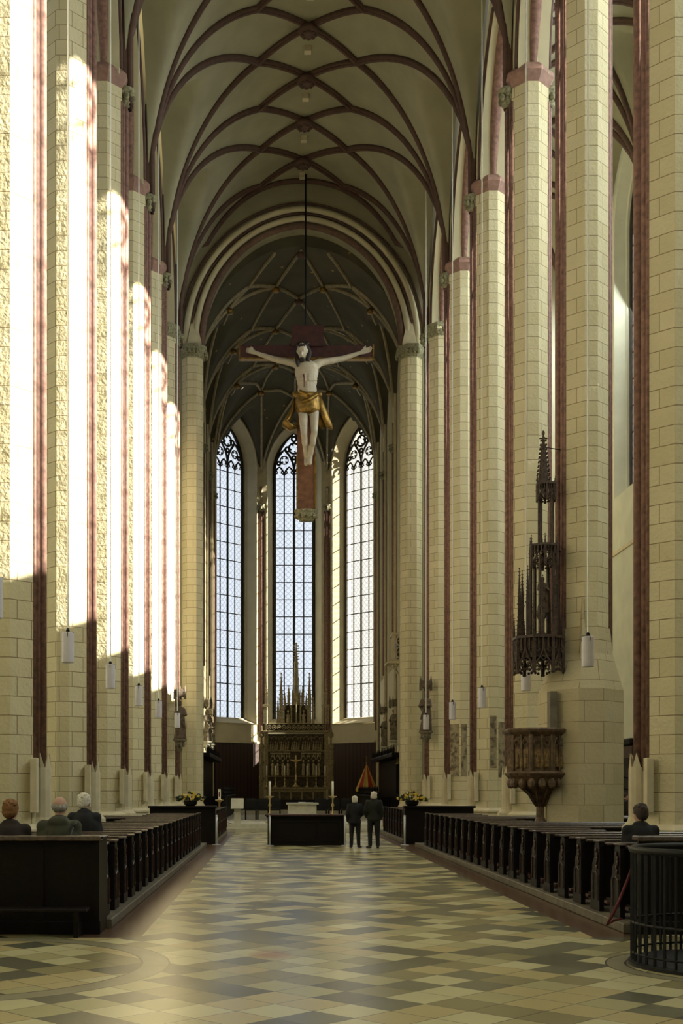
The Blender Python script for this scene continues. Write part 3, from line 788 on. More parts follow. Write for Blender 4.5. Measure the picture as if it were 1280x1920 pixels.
        b.build('grille', M['stone_plain'], o)
        b = MB(); b.box(x - .02, x + s * .05 + .02, yy + .05, yy + .2, 1.4, 1.44); b.box(x - .02, x + .02, yy + .05, yy + .2, 2.15, 2.19); b.box(x - .015, x + .015, yy + .11, yy + .14, 1.42, 2.17); b.build('bracket', M['iron'], o)
    return root
for i, Yk in enumerate(PY):
    for side in ('right', 'left'): pillar(side, i, Yk)
# chancel arch responds
for side, s in (('left', -1), ('right', 1)):
    cx = AX + s * 4.86; cy = YE + .2
    root = empty('arch_pier', (cx, cy, 0), 'octagonal cream pier with leaf capital carrying the %s side of the chancel arch' % side, 'pier')
    b = MB(); b.loft([octo(cx, cy, .0, .46, .55, .2, .25)] * 2, [.0, 20.85]); b.build('body', M['stone'], root)
    b = MB(); b.loft([octo(cx, cy, g, .46, .55, .2, .25) for g in (.14, .14, .06, .0)], [0, .8, 1.0, 1.1]); b.build('plinth', M['stone_plain'], root)
    b = MB(); b.loft([octo(cx, cy, g, .46, .55, .2, .25) for g in (0, .1, .17, .17, .02)], [20.8, 20.95, 21.2, 21.33, 21.4])
    for q in octo(cx, cy, .12, .46, .55, .2, .25) + octo(cx, cy, .1, .5, .6, .05, .08): b.ell((q[0], q[1], 21.03), (.1, .1, .13), 7, 5)
    b.build('leaf_capital', M['leaf'], root)

# stair turret swelling around the pulpit pillar
cx, cy = 7.05, 27.4
root = empty('pulpit_stair_turret', (cx, cy, 0), 'broad stone turret with sloping top wrapped round the pulpit pillar', 'turret')
b = MB()
def tur(g, dx=0, k=1.0): return [(q[0] + dx, q[1]) for q in octo(cx, cy, g, .5, .66, .145, .30)]
b.loft([tur(.42, -.1), tur(.42, -.1), tur(.36, -.08), tur(.36, -.08), tur(.10, -.03), tur(.015, 0)], [0, .9, 1.0, 3.95, 4.75, 5.35]); b.build('body', M['bigstone'], root)
b = MB(); yb = cy - 1.03; b.box(cx - .95, cx - .80, yb + .22, yb + .5, 3.1, 3.9); b.box(cx - .90, cx - .84, cy - .75, cy - .6, 3.0, 3.8); b.build('window_slit', M['platform'], root)
b = MB(); b.loft([[(cx - .28, cy - .8), (cx - .12, cy - .8), (cx - .12, cy - .55), (cx - .28, cy - .55)], [(cx - .2, cy - .7), (cx - .2, cy - .7), (cx - .2, cy - .6), (cx - .2, cy - .6)]], [4.6, 6.0]); b.build('spirelet', M['bigstone'], root)
# low doorway: dark red door and hand rails behind the turret
root = empty('confessional', (11.3, 36.8, 0), 'tall dark red wooden confessional by the right aisle wall', 'confessional')
b = MB(); b.bevbox(11.0, 12.3, 37.0, 38.4, 0, 3.1, .03); b.build('case', M['wood_red'], root)
b = MB(); b.bevbox(10.9, 12.4, 36.9, 38.5, 3.1, 3.3, .04); b.build('cornice', M['wood'], root)
b = MB(); b.box(10.97, 11.0, 37.2, 38.2, .3, 2.7); b.box(11.1, 12.2, 36.96, 37.0, .3, 2.7); b.build('door', M['wood'], root)
o = empty('stair_handrail', (10.5, 36.0, 0), 'pair of short black handrails left of the confessional', 'handrail')
for k in (0, 1):
    b = MB(); b.tube([(10.1, 36.5, 2.25 - k * .35), (10.9, 36.2, 1.98 - k * .35)], .025, 6); b.build('rail', M['iron'], o, smooth=True)
b = MB(); b.tube([(10.13, 36.49, 0), (10.13, 36.49, 2.24)], .02, 6); b.tube([(10.88, 36.21, 0), (10.88, 36.21, 1.99)], .02, 6); b.build('post', M['iron'], o, smooth=True)
# side portal arch low on the right wall
o = empty('portal', (AX + WALLX, 45.0, 0), 'moulded pointed portal arch in the right aisle wall beyond the pulpit', 'portal')
for k, (hw, r, mt) in enumerate(((2.6, .12, 'stone_plain'), (2.3, .09, 'aisle'), (2.0, .12, 'stone_plain'))):
    b = MB(); xx = AX + WALLX - .1 + k * .03
    b.tube([(xx, 44.2 - hw, 0)] + [(xx, 44.2 + a, z) for a, z in arch_pts(hw, 4.0, 7.6 - k * .35, 14)] + [(xx, 44.2 + hw, 0)], r, 8); b.build('archivolt', M[mt], o, smooth=True, fix=False)
b = MB()
for a, z in arch_pts(2.15, 4.0, 7.4, 22): b.ell((AX + WALLX - .14, 44.2 + a, z), (.07, .08, .08), 6, 4)
b.build('bead_row', M['platform'], o)
b = MB(); b.loft([[(AX + WALLX - .06, 42.3), (AX + WALLX - .02, 42.3), (AX + WALLX - .02, 46.1), (AX + WALLX - .06, 46.1)]] * 2, [0, 3.9]); b.build('door_leaf', M['wood_red'], o)

# ================================================================== LAMPS
def lamp(x, y, z, label, first=[None]):
    if first[0] is None:
        root = empty('pendant_lamp', (0, 0, 0), 'x', 'lamp', 'white tube lamps hanging beside the pillars')
        b = loc_mb(); b.lathe((0, 0, 0), [(.02, -.285), (.108, -.285), (.115, -.275), (.115, .28), (.10, .29), (.02, .29)], 24); o = b.build('shade', M['lamp'], root, smooth=False)
        b = loc_mb()
        for q in range(3): b.tube([(0, 0, .31), (.115 * math.cos(q * 2.094 + .6), .115 * math.sin(q * 2.094 + .6), .30), (.12 * math.cos(q * 2.094 + .6), .12 * math.sin(q * 2.094 + .6), .2)], .008, 5)
        b.lathe((0, 0, .29), [(.035, 0), (.035, .05), (.012, .09)], 10); b.build('fitting', M['iron'], root, smooth=True)
        b = loc_mb(); b.tube([(0, 0, .33), (0, 0, 21.6)], .018, 5); b.build('cable', M['cable'], root)
        first[0] = root; o = root
    else: o = copy_tree(first[0])
    o.location = (x, y, z); o['label'] = label
LN = ['nearest', 'second nearest', 'third nearest', 'fourth nearest', 'fifth nearest', 'farthest']
for i, y in enumerate([16.85, 22.8, 28.7, 34.7, 40.6, 47.3]):
    lamp(-3.93 if i < 5 else -3.84, y, 4.42, 'white tube lamp hanging by the left pillars, %s of that row' % LN[i])
for i, y in enumerate([22.7, 28.3, 34.3, 40.0, 47.0]):
    lamp(5.92, y, 4.33, 'white tube lamp hanging by the right pillars, %s of that row' % (LN[i] if i < 4 else 'farthest'))

# ================================================================== PEWS
def make_pew(name_w, length, side):
    """local: end panel at x=0, bench runs along -x (left block) or +x (right block); people face +y"""
    root = empty('pew', (0, 0, 0)); s = side
    def X(a, c): return (min(s * a, s * c), max(s * a, s * c))
    def bx(b, a, c, y0, y1, z0, z1, bv=.006):
        x0, x1 = X(a, c); b.bevbox(x0, x1, y0, y1, z0, z1, bv)
    for xa in (0, length - .06):
        b = loc_mb(); x0, x1 = X(xa, xa + .06)
        # shaped end: upright with a swept top and moulded foot
        zf = .0 if (xa > 0 and length > 2) else .12
        prof = [(-.20, zf), (.25, zf), (.25, .2), (.22, .24), (.22, .58), (.16, .66), (.16, .74), (.06, .82), (.05, .98), (.02, 1.03), (-.17, 1.03), (-.2, .98), (-.2, .2)]
        vs = [(x0, y, z) for y, z in prof] + [(x1, y, z) for y, z in prof]; n = len(prof)
        b.add(vs, [tuple(range(n)), tuple(range(2 * n - 1, n - 1, -1))] + [(i, (i + 1) % n, n + (i + 1) % n, n + i) for i in range(n)])
        e = b.build('bench_end', M['wood'], root)
        if xa == 0:
            b = loc_mb(); xo = -s * .012
            for k in range(5): b.ell((xo, -.10 + .03 * math.sin(k * 1.9), .70 + k * .055), (.016, .035, .035), 6, 5)
            b.tube([(xo, -.15, .26), (xo, -.15, .6), (xo, -.03, .64), (xo, .1, .6), (xo, .1, .26)], .010, 4)
            b.build('carving', M['wood_red'], e)
            b = loc_mb(); bx(b, -.015, .075, -.215, .06, 1.03, 1.055); b.build('end_cap', M['wood_top'], e)
    b = loc_mb(); bx(b, .06, length - .06, -.18, -.15, .3, 1.0); b.build('backrest', M['wood'], root)
    b = loc_mb(); bx(b, .06, length - .06, -.33, -.15, 1.0, 1.035, .01); b.build('book_ledge', M['wood_top'], root)
    b = loc_mb(); bx(b, .06, length - .06, -.15, .24, .50, .54, .01); b.build('bench_seat', M['wood'], root)
    b = loc_mb(); bx(b, .04, length - .1, -.42, -.28, .24, .28); 
    for q in (.25, length / 2, length - .35): bx(b, q, q + .05, -.40, -.16, .12, .24)
    b.build('kneeler', M['wood_red'], root)
    return root
PEWL = {}
def pew_at(side, x, y, length, label, group):
    key = (side, length)
    if key not in PEWL: PEWL[key] = make_pew('', length, side); o = PEWL[key]
    else: o = copy_tree(PEWL[key])
    o.location = (x, y, 0); tag(o, label, 'pew', group)
NP = 21
for i in range(NP):
    y = 15.15 + .955 * i
    near = min(abs(y - yk) for yk in PY) < 1.32
    yl = y + .15
    pew_at(-1, -2.14, yl, 1.42 if near else 3.6, 'dark wooden pew in the left block, %s row from the camera' % ORD[i], 'pews of the left block')
    nr = min(abs(y - yk) for yk in PY) < 1.32
    pew_at(1, 4.30, y, 1.42 if nr else 5.2, 'dark wooden pew in the right block, %s row from the camera' % ORD[i], 'pews of the right block')
for side, s, x0, ln in (('left', -1, -2.06, 8.0), ('right', 1, 4.22, 8.6)):
    x1 = x0 + s * ln; a, c = sorted((x0, x1))
    b = MB()
    # platform under the pews, interrupted by nothing: pillars stand through it behind the pew ends
    a2, c2 = (x0 - 1.5, x0 + .02) if s < 0 else (x0 - .02, x0 + 1.5)
    a2, c2 = sorted((x0 - s * .02, x0 + s * 1.5))
    b.bevbox(a2, c2, 15.02 if s < 0 else 14.46, 36.0, 0.0, .118, .012)
    o = b.build('pew_platform', M['platform'], origin=((a2 + c2) / 2, 25, 0)); tag(o, 'low worn wooden step running under the %s block of pews' % side, 'platform')
def front_panel(x0, x1, y, label, z1=1.18, face=-1):
    root = empty('pew_front_panel', ((x0 + x1) / 2, y, 0), label, 'panel')
    b = MB(); b.bevbox(x0, x1, y, y + .06, 0, z1 - .06, .008); b.build('panel', M['wood'], root)
    b = MB(); b.bevbox(x0 - .04, x1 + .04, y - .10, y + .14, z1 - .06, z1, .012); b.build('cap_rail', M['wood_top'], root)
    b = MB(); b.bevbox(x0 - .03, x1 + .03, y - .045, y, 0, .16, .01); n = int((x1 - x0) / .8) + 1
    for k in range(n + 1):
        xx = x0 + (x1 - x0) * k / n; xx = min(max(xx, x0 + .04), x1 - .04)
        b.bevbox(xx - .04, xx + .04, y - .03, y, .16, z1 - .1, .006)
    b.build('framing', M['wood'], root); return root
r_ = front_panel(-5.6, -2.12, 14.42, 'black wooden back panel closing the nearest end of the left pews')
b = MB(); b.bevbox(-5.6, -2.2, 13.98, 14.3, .30, .34, .01); 
for xx in (-5.4, -3.8, -2.35): b.bevbox(xx, xx + .06, 14.0, 14.37, .0, .30, .005)
b.build('rear_bench', M['wood'], r_)
b = MB(); b.bevbox(-2.16, -2.1, 14.36, 15.0, 0, 1.14, .01); b.build('end_panel', M['wood'], r_)
b = MB(); b.bevbox(-2.19, -2.08, 14.36, 15.0, 1.14, 1.165, .006); b.build('end_rail', M['wood_top'], r_)
r_ = front_panel(4.36, 9.2, 14.38, 'black wooden back panel closing the nearest end of the right pews')
# barriers at the far end of the pews, then the front stalls
for side, s, xi, xo in (('left', -1, -1.86, -3.9), ('right', 1, 4.06, 6.2)):
    root = empty('front_stall_barrier', (xi, 37.45, 0), 'long black stall front facing the nave at the far end of the %s pews' % side, 'barrier')
    a, c = sorted((xi, xo)); b = MB(); b.bevbox(a, c, 37.45, 37.55, 0, 1.14, .01); b.build('panel', M['wood'], root)
    far = xi + s * 5.2; a2, c2 = sorted((xi, xo)); b = MB(); b.bevbox(a2 - .05, c2 + .05, 37.3, 37.7, 1.14, 1.2, .015); b.build('desk_top', M['wood'], root)
    b = MB(); x1, x2 = sorted((xi, xi + s * .08)); b.bevbox(x1, x2, 37.55, 38.02, 0, 1.14, .01); b.build('end_panel', M['wood'], root)
    for k in range(9):
        y = 38.5 + k * .95
        pew_at(s, xi - (0 if s < 0 else -.12), y, 1.42 , 'black pew beyond the %s barrier, %s counted from the nave' % (side, ORD[k]), 'front stalls beyond the %s barrier' % side)
    a, c = sorted((xi - s * .02, xi + s * 1.6)); b = MB(); b.bevbox(a, c, 38.03, 46.8, 0, .118, .01)
    o = b.build('pew_platform', M['platform'], origin=((a + c) / 2, 42, 0)); tag(o, 'low step under the front stalls on the %s' % side, 'platform')

# central desk with brown top
root = empty('long_desk', (.975, 37.0, 0), 'wide black desk with red-brown top standing across the nave before the altar', 'desk')
b = MB(); b.bevbox(-.22, 2.18, 36.7, 36.78, 0, .86, .01); b.bevbox(-.22, -.14, 36.78, 37.4, 0, .86, .01); b.bevbox(2.1, 2.18, 36.78, 37.4, 0, .86, .01); b.build('front', M['wood'], root)
b = MB(); b.bevbox(-.3, 2.26, 36.55, 37.45, .90, .95, .015); b.build('desk_top', M['wood_red'], root)
b = MB(); b.bevbox(-.26, 2.22, 36.6, 37.4, .86, .90, .008); b.build('frieze', M['wood'], root)
b = MB(); b.bevbox(-.1, 2.06, 36.67, 36.70, .12, .2, .005); b.bevbox(-.1, 2.06, 36.67, 36.70, .7, .78, .005)
for k in range(4): b.bevbox(-.1 + k * .70, -.04 + k * .70, 36.67, 36.7, .2, .7, .005)
b.build('moulding', M['wood'], root)
for nme, x, y in (('left front corner of the central desk', -.155, 36.42), ('right front corner of the central desk', 2.13, 36.42), ('end of the left stall barrier', -1.80, 37.1), ('end of the right stall barrier', 3.98, 36.8)):
    o = empty('barrier_post', (x, y, 0), 'slim steel barrier post at the ' + nme, 'post', 'steel barrier posts')
    b = MB(); b.tube([(x, y, .02), (x, y, .88)], .032, 10); b.build('pole', M['steel'], o, smooth=True)
    b = MB(); b.lathe((x, y, 0), [(.13, 0), (.13, .015), (.04, .03)], 20); b.build('foot', M['steel'], o)
    b = MB(); b.ell((x, y, .9), (.036, .036, .03), 10, 6); b.build('cap', M['steel'], o, smooth=True)

# railing at the right edge
cx, cy, R = 4.42, 11.85, .88
root = empty('round_railing', (cx, cy, 0), 'round black iron railing on a dark disc at the right edge', 'railing')
b = MB(); b.lathe((cx, cy, 0), [(.9, 0), (.9, .03), (.84, .05), (.02, .05)], 48); b.build('base_disc', M['iron'], root)
for z, r in ((1.14, .035), (.42, .014), (.12, .012)):
    b = MB(); b.tube([(cx + (R - .02) * math.cos(2 * PI * q / 48), cy + (R - .02) * math.sin(2 * PI * q / 48), z) for q in range(48)], r, 8, closed=True); b.build('hoop', M['iron'], root, smooth=True, fix=False)
for q in range(44):
    a = 2 * PI * q / 44; b = MB(); x = cx + (R - .02) * math.cos(a); y = cy + (R - .02) * math.sin(a)
    b.bar((x, y, .04), (x, y, 1.14), .022); b.build('baluster', M['iron'], root)
# red cord by the first right pew
b = MB(); b.tube([P(1196, 1592, 14.62), P(1190, 1612, 14.55), P(1176, 1650, 14.5), P(1160, 1690, 14.45), P(1146, 1718, 14.42), P(1138, 1734, 14.40), P(1150, 1726, 14.44), P(1166, 1722, 14.48)], [.012, .016, .018, .018, .02, .02, .016, .012], 8)
o = b.build('red_cord', M['redcord'], smooth=True, origin=tuple(P(1180, 1740, 14.4).xy) + (0,)); tag(o, 'dark red cord slung from the nearest right pew down to the floor', 'cord')
b = MB(); b.ell(P(1196, 1590, 14.6), (.02, .02, .03), 8, 6); b.build('pale_hook', M['candle'], o)
# ================================================================== ALTAR, FURNITURE
def pinnacle(b, x, y, z0, z1, w, crock=True):
    """slender shaft with gablets and a crocketed spire"""
    zm = z0 + (z1 - z0) * .5
    b.loft([[(x - w, y - w), (x + w, y - w), (x + w, y + w), (x - w, y + w)]] * 2, [z0, zm])
    b.loft([[(x - w * 1.4, y - w * 1.4), (x + w * 1.4, y - w * 1.4), (x + w * 1.4, y + w * 1.4), (x - w * 1.4, y + w * 1.4)]] * 2, [zm - w * .6, zm])
    b.loft([[(x - w, y - w), (x + w, y - w), (x + w, y + w), (x - w, y + w)], [(x - w * .12, y - w * .12), (x + w * .12, y - w * .12), (x + w * .12, y + w * .12), (x - w * .12, y + w * .12)]], [zm, z1])
    if crock:
        n = max(3, int((z1 - zm) / (w * 2.2)))
        for k in range(1, n):
            t = k / n; zz = zm + (z1 - zm) * t; ww = w * (1 - t * .85)
            for dx, dy in ((1, 0), (-1, 0), (0, -1)): b.ell((x + dx * (ww + w * .25), y + dy * (ww + w * .25), zz), (w * .32, w * .32, w * .28), 5, 4)
    b.ell((x, y, z1), (w * .45, w * .45, w * .6), 6, 5)

Ya = 71.0; k = Ya / F
def ax(px): return (px - VX) * k
def az(py): return H + (VY - py) * k
root = empty('high_altar', (ax(555), Ya, .6), 'tall carved gothic stone high altar in front of the centre window', 'altar')
x0, x1 = ax(497), ax(613); xc = ax(555)
b = MB(); b.bevbox(x0 + .1, x1 - .1, Ya - .9, Ya + .2, .75, az(1480), .02); b.build('mensa_base', M['altar'], root)
b = MB(); b.bevbox(x0 - .05, x1 + .05, Ya - 1.0, Ya + .3, az(1480), az(1476), .02); b.build('mensa_slab', M['altar'], root)
b = MB()
for q in range(5):
    xx = x0 + .2 + q * (x1 - x0 - .4) / 5; b.bevbox(xx + .05, xx + (x1 - x0 - .4) / 5 - .05, Ya - .93, Ya - .9, .9, az(1480) - .15, .01)
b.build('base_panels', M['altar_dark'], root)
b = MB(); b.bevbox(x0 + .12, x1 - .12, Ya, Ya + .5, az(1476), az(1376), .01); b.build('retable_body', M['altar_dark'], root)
# frame
b = MB()
for px in (499, 611): b.bevbox(ax(px) - .11, ax(px) + .11, Ya - .12, Ya + .4, az(1476), az(1372), .02)
for py, h in ((1457, .05), (1454, .03), (1409, .07)): b.bevbox(x0, x1, Ya - .1, Ya, az(py), az(py) + h, .01)
b.build('frame', M['altar'], root)
b = MB(); b.bevbox(x0 - .12, x1 + .12, Ya - .25, Ya + .5, az(1373), az(1370), .02); b.build('cornice', M['altar_gilt'], root)
b = MB()
for q in range(12):
    xx = x0 + .08 + (x1 - x0 - .16) * (q + .5) / 12
    b.tube([(xx + .11 * math.cos(t), Ya - .18, az(1364) + .13 * math.sin(t)) for t in frange(0, 2 * PI, 9)[:-1]], .028, 5, closed=True)
    b.ell((xx, Ya - .18, az(1364)), (.05, .04, .05), 6, 4)
b.bevbox(x0, x1, Ya - .2, Ya - .14, az(1358), az(1357), .01); b.build('cresting', M['altar_gilt'], root)
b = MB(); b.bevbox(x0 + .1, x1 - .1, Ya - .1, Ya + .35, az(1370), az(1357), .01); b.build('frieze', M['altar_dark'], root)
# five relief panels with round arches, figures in each
for q in range(5):
    xa = ax(503) + q * (ax(604) - ax(503)) / 5; w_ = (ax(604) - ax(503)) / 5
    b = MB(); z0, z1 = az(1407), az(1384)
    for sx in (0, 1): b.tube([(xa + sx * w_, Ya - .06, z0), (xa + sx * w_, Ya - .06, z1 + .12)], .022, 6)
    b.tube([(xa + w_ / 2 + a, Ya - .06, z) for a, z in arch_pts(w_ * .25, z1 - .1, z1 + .1, 4)], .02, 5)
    for sx in (-1, 1): b.tube([(xa + w_ / 2 + sx * w_ * .36 + a, Ya - .06, z) for a, z in arch_pts(w_ * .13, z1 - .1, z1 + .06, 3)], .018, 5)
    for f_ in range(4):
        fx = xa + w_ * (.18 + .21 * f_); hh = .42 + .1 * random.random()
        b.cap((fx, Ya - .04, z0 + .05), .075, (fx + .02, Ya - .05, z0 + hh * .75), .05, 8); b.ell((fx + .02, Ya - .07, z0 + hh), (.045, .05, .06), 8, 6)
    b.build('relief_panel', M['altar'], root, smooth=True)
# lower zone: canopied figures
for half in (range(0, 5), range(5, 10)):
    b = MB(); xs_ = []
    for q in half:
        xx = ax(506) + (ax(602) - ax(506)) * (q + .5) / 10
        if abs(xx - xc) < .25: continue
        xs_.append(xx); b.tube([(xx + a, Ya - .08, z) for a, z in arch_pts(.11, az(1424), az(1416), 4)], .02, 5)
        for qq in (-1, 0, 1): b.bar((xx + qq * .09, Ya - .08, az(1420)), (xx + qq * .09, Ya - .08, az(1412)), .02)
    b.bevbox(min(xs_) - .14, max(xs_) + .14, Ya - .1, Ya - .05, az(1413), az(1411.5), .005)
    b.build('canopy_row', M['altar_gilt'], root)
for q in range(10):
    xx = ax(506) + (ax(602) - ax(506)) * (q + .5) / 10
    if abs(xx - xc) < .25: continue
    b = MB(); b.cap((xx, Ya - .08, az(1452)), .10, (xx, Ya - .1, az(1432)), .06, 8); b.ell((xx, Ya - .11, az(1427)), (.055, .06, .075), 8, 6); b.tube([(xx - .09, Ya - .1, az(1434)), (xx, Ya - .2, az(1440)), (xx + .09, Ya - .1, az(1434))], .03, 6)
    b.build('niche_figure', M['altar_gilt'], root, smooth=True)
# side wings
for sx, px in ((-1, 490), (1, 620)):
    b = MB(); X = ax(px)
    b.bevbox(X - .14, X + .14, Ya - .1, Ya + .2, .75, az(1395), .02)
    for zz in (1460, 1430, 1400, 1378): b.ell((X, Ya - .14, az(zz)), (.17, .08, .2), 8, 6); b.cap((X, Ya - .16, az(zz) + .2), .07, (X, Ya - .16, az(zz) + .5), .05, 7)
    b.build('side_tower', M['altar'], root)
    b = MB(); X = ax(499 if sx < 0 else 611)
    for dx in (-.13, 0, .13): b.bevbox(X + dx - .035, X + dx + .035, Ya - .1, Ya - .03, az(1357), az(1322), .005)
    b.bevbox(X - .22, X + .22, Ya - .15, Ya + .1, az(1326), az(1321), .01)
    pinnacle(b, X, Ya - .05, az(1324), az(1274), .075); b.build('outer_pinnacle', M['altar_gilt'], root)
# superstructure
b = MB(); b.bevbox(ax(533), ax(576), Ya + .02, Ya + .3, az(1357), az(1322), .01); b.build('shrine_back', M['altar_dark'], root)
b = MB()
for px in (532, 546, 563, 577): b.bevbox(ax(px) - .045, ax(px) + .045, Ya - .1, Ya + .1, az(1357), az(1322), .005)
b.bevbox(ax(530), ax(579), Ya - .14, Ya + .1, az(1358), az(1355.5), .01)
for px in (539, 570): b.tube([(ax(px) + a, Ya - .1, z) for a, z in arch_pts(.19, az(1328), az(1319), 5)], .035, 6)
b.tube([(xc + a, Ya - .1, z) for a, z in arch_pts(.24, az(1322), az(1310), 5)], .04, 6)
b.build('shrine_frame', M['altar_gilt'], root)
for px in (540, 569):
    b = MB(); X = ax(px); b.cap((X, Ya - .05, az(1354)), .13, (X, Ya - .07, az(1340)), .08, 10); b.ell((X, Ya - .08, az(1334)), (.07, .07, .1), 8, 6); b.tube([(X - .12, Ya - .06, az(1341)), (X - .02, Ya - .18, az(1345)), (X + .11, Ya - .07, az(1341))], .035, 6)
    b.build('shrine_figure', M['altar_gilt'], root, smooth=True)
b = MB(); b.bevbox(xc - .035, xc + .035, Ya - .2, Ya - .14, az(1357), az(1312), .005); b.bevbox(xc - .27, xc + .27, Ya - .2, Ya - .14, az(1320), az(1318), .005); b.cap((xc, Ya - .22, az(1336)), .05, (xc, Ya - .22, az(1322)), .06, 8); b.ell((xc, Ya - .23, az(1318.5)), (.05, .05, .06), 8, 6)
b.build('rood', M['altar_gilt'], root)
for px, w_, zt, zb in ((527, .11, 1263, 1357), (580, .11, 1263, 1357), (541, .085, 1286, 1322), (567, .085, 1288, 1322), (521, .08, 1309, 1357), (587, .08, 1309, 1357), (534, .06, 1300, 1330), (574, .06, 1300, 1330)):
    b = MB(); pinnacle(b, ax(px), Ya, az(zb), az(zt), w_); b.build('pinnacle', M['altar_gilt'], root)
b = MB(); X = xc
b.loft([[(X + r * math.cos(q * PI / 3), Ya + r * math.sin(q * PI / 3)) for q in range(6)] for r in (.24, .24, .16, .16, .19, .14, .12, .15, .10, .02)], [az(z) for z in (1322, 1300, 1298, 1275, 1271, 1270, 1246, 1243, 1240, 1208)])
for zz in range(1236, 1210, -5):
    for dx, dy in ((1, 0), (-1, 0), (0, -1)): b.ell((X + dx * .11, Ya + dy * .11, az(zz)), (.05, .05, .04), 5, 4)
b.ell((X, Ya, az(1207)), (.05, .05, .09), 6, 5)
b.build('spire', M['altar_gilt'], root)
for px in (548, 562):
    b = MB(); pinnacle(b, ax(px), Ya - .12, az(1318), az(1290), .045); b.build('pinnacle', M['altar_gilt'], root)

# candles on the high altar
def candlestick(x, y, z, hs, hc, label, group, sc=1.0):
    o = empty('candlestick', (x, y, z), label, 'candlestick', group)
    b = MB(); b.lathe((x, y, z), [(.11 * sc, 0), (.11 * sc, .03), (.05 * sc, .08), (.022 * sc, .14), (.045 * sc, hs * .35), (.018 * sc, hs * .42), (.018 * sc, hs * .6), (.045 * sc, hs * .66), (.018 * sc, hs * .75), (.02 * sc, hs * .92), (.07 * sc, hs * .96), (.07 * sc, hs)], 12); b.build('stem', M['brass'], o, smooth=True)
    b = MB(); b.tube([(x, y, z + hs), (x, y, z + hs + hc)], .042 * max(1, sc * .7), 10); b.build('candle', M['candle'], o, smooth=True)
    b = MB(); b.tube([(x, y, z + hs + hc), (x, y, z + hs + hc + .03)], .004, 4); b.build('wick', M['iron'], o)
    return o
LC = ['leftmost', 'second from the left', 'third from the left', 'third from the right', 'second from the right', 'rightmost']
for i, px in enumerate((500, 516, 533.5, 575, 592, 608.5)):
    candlestick(ax(px), Ya - .55, az(1475.5), .68, .56, 'brass candlestick with white candle on the high altar, ' + LC[i], 'six candlesticks on the high altar')
o = empty('altar_cross', (ax(554), Ya - .6, az(1475)), 'golden standing cross in the middle of the high altar table', 'cross')
X = ax(554); b = MB(); b.lathe((X, Ya - .6, az(1475.5)), [(.24, 0), (.24, .05), (.1, .12), (.05, .3), (.1, .34), (.03, .42)], 12); b.build('foot', M['brass'], o, smooth=True)
b = MB(); b.bevbox(X - .04, X + .04, Ya - .63, Ya - .57, az(1463), az(1418), .01); b.bevbox(X - .29, X + .29, Ya - .63, Ya - .57, az(1427), az(1424.5), .01)
for p_ in ((X - .29, az(1425.7)), (X + .29, az(1425.7)), (X, az(1418))): b.ell((p_[0], Ya - .6, p_[1]), (.06, .04, .06), 8, 5)
b.build('cross', M['brass'], o)
b = MB(); b.cap((X, Ya - .66, az(1450)), .035, (X, Ya - .67, az(1432)), .05, 8); b.ell((X, Ya - .68, az(1427)), (.04, .04, .05), 8, 6)
for sx in (-1, 1): b.tube([(X, Ya - .66, az(1430)), (X + sx * .22, Ya - .65, az(1426.5))], .022, 6)
b.build('corpus', M['brass'], o, smooth=True)

# altar table
root = empty('altar_table', (1.15, 50.8, .3), 'white stone altar table with an open white cloth behind the desk', 'altar')
b = MB(); b.bevbox(.55, 1.75, 50.4, 51.2, .30, 1.06, .02); b.build('block', M['white'], root)
b = MB(); b.bevbox(.48, 1.84, 50.3, 51.3, 1.06, 1.12, .01); b.build('table_top', M['white'], root)
b = MB(); b.bevbox(.48, 1.84, 50.28, 51.3, 1.12, 1.135, .005); o = b.build('altar_cloth', M['cloth'], origin=(1.15, 50.8, 1.12)); tag(o, 'white cloth laid over the altar table', 'cloth')
b = MB(); b.loft([[(1.0, 50.6), (1.3, 50.58), (1.3, 50.85), (1.0, 50.9)]] * 2, [1.136, 1.16]); b.loft([[(1.3, 50.58), (1.62, 50.62), (1.62, 50.88), (1.3, 50.85)]] * 2, [1.136, 1.15]); o = b.build('open_book', M['cloth'], origin=(1.3, 50.7, 1.136)); tag(o, 'open white book lying on the altar table', 'book')
for nme, px in (('left', 505.5), ('right', 623.5)):
    x = (px - VX) * 49.9 / F
    candlestick(x, 49.9, .30, 1.12, .62, 'tall altar candle on a dark stand %s of the altar table' % nme, 'pair of tall candles beside the altar table', 1.6)
    b = MB(); b.lathe((x, 49.9, 1.40), [(.03, -.03), (.17, 0), (.18, .02), (.05, .03)], 16); o = b.build('drip_dish', M['brass'], origin=(x, 49.9, 1.4)); o.parent = [q for q in S.objects if q.name.startswith('candlestick') and q.parent is None][-1]; o.matrix_parent_inverse = Matrix.Translation(-o.parent.location)
# lectern
root = empty('lectern', (-1.52, 48.9, .3), 'white stone lectern with a square slab on the left before the choir', 'lectern')
b = MB(); b.bevbox(-1.66, -1.40, 48.85, 49.05, .30, .98, .015); b.build('pedestal', M['white'], root)
b = MB(); vs = [(-1.78, 48.72, .93), (-1.27, 48.72, .93), (-1.27, 49.0, 1.34), (-1.78, 49.0, 1.34)]; b.add(vs + [(x, y + .06, z - .02) for x, y, z in vs], [(0, 1, 2, 3), (7, 6, 5, 4), (0, 4, 5, 1), (1, 5, 6, 2), (2, 6, 7, 3), (3, 7, 4, 0)]); b.build('reading_slab', M['white'], root)
b = MB(); b.bevbox(-1.78, -1.27, 48.66, 48.74, .91, .94, .005); b.build('book_stop', M['white'], root)
root = empty('microphone_stand', (-1.95, 48.6, .3), 'thin black microphone stand left of the lectern', 'microphone stand')
b = MB(); b.tube([(-1.95, 48.6, .32), (-1.95, 48.6, 1.35)], .012, 6); b.build('pole', M['iron'], root)
b = MB()
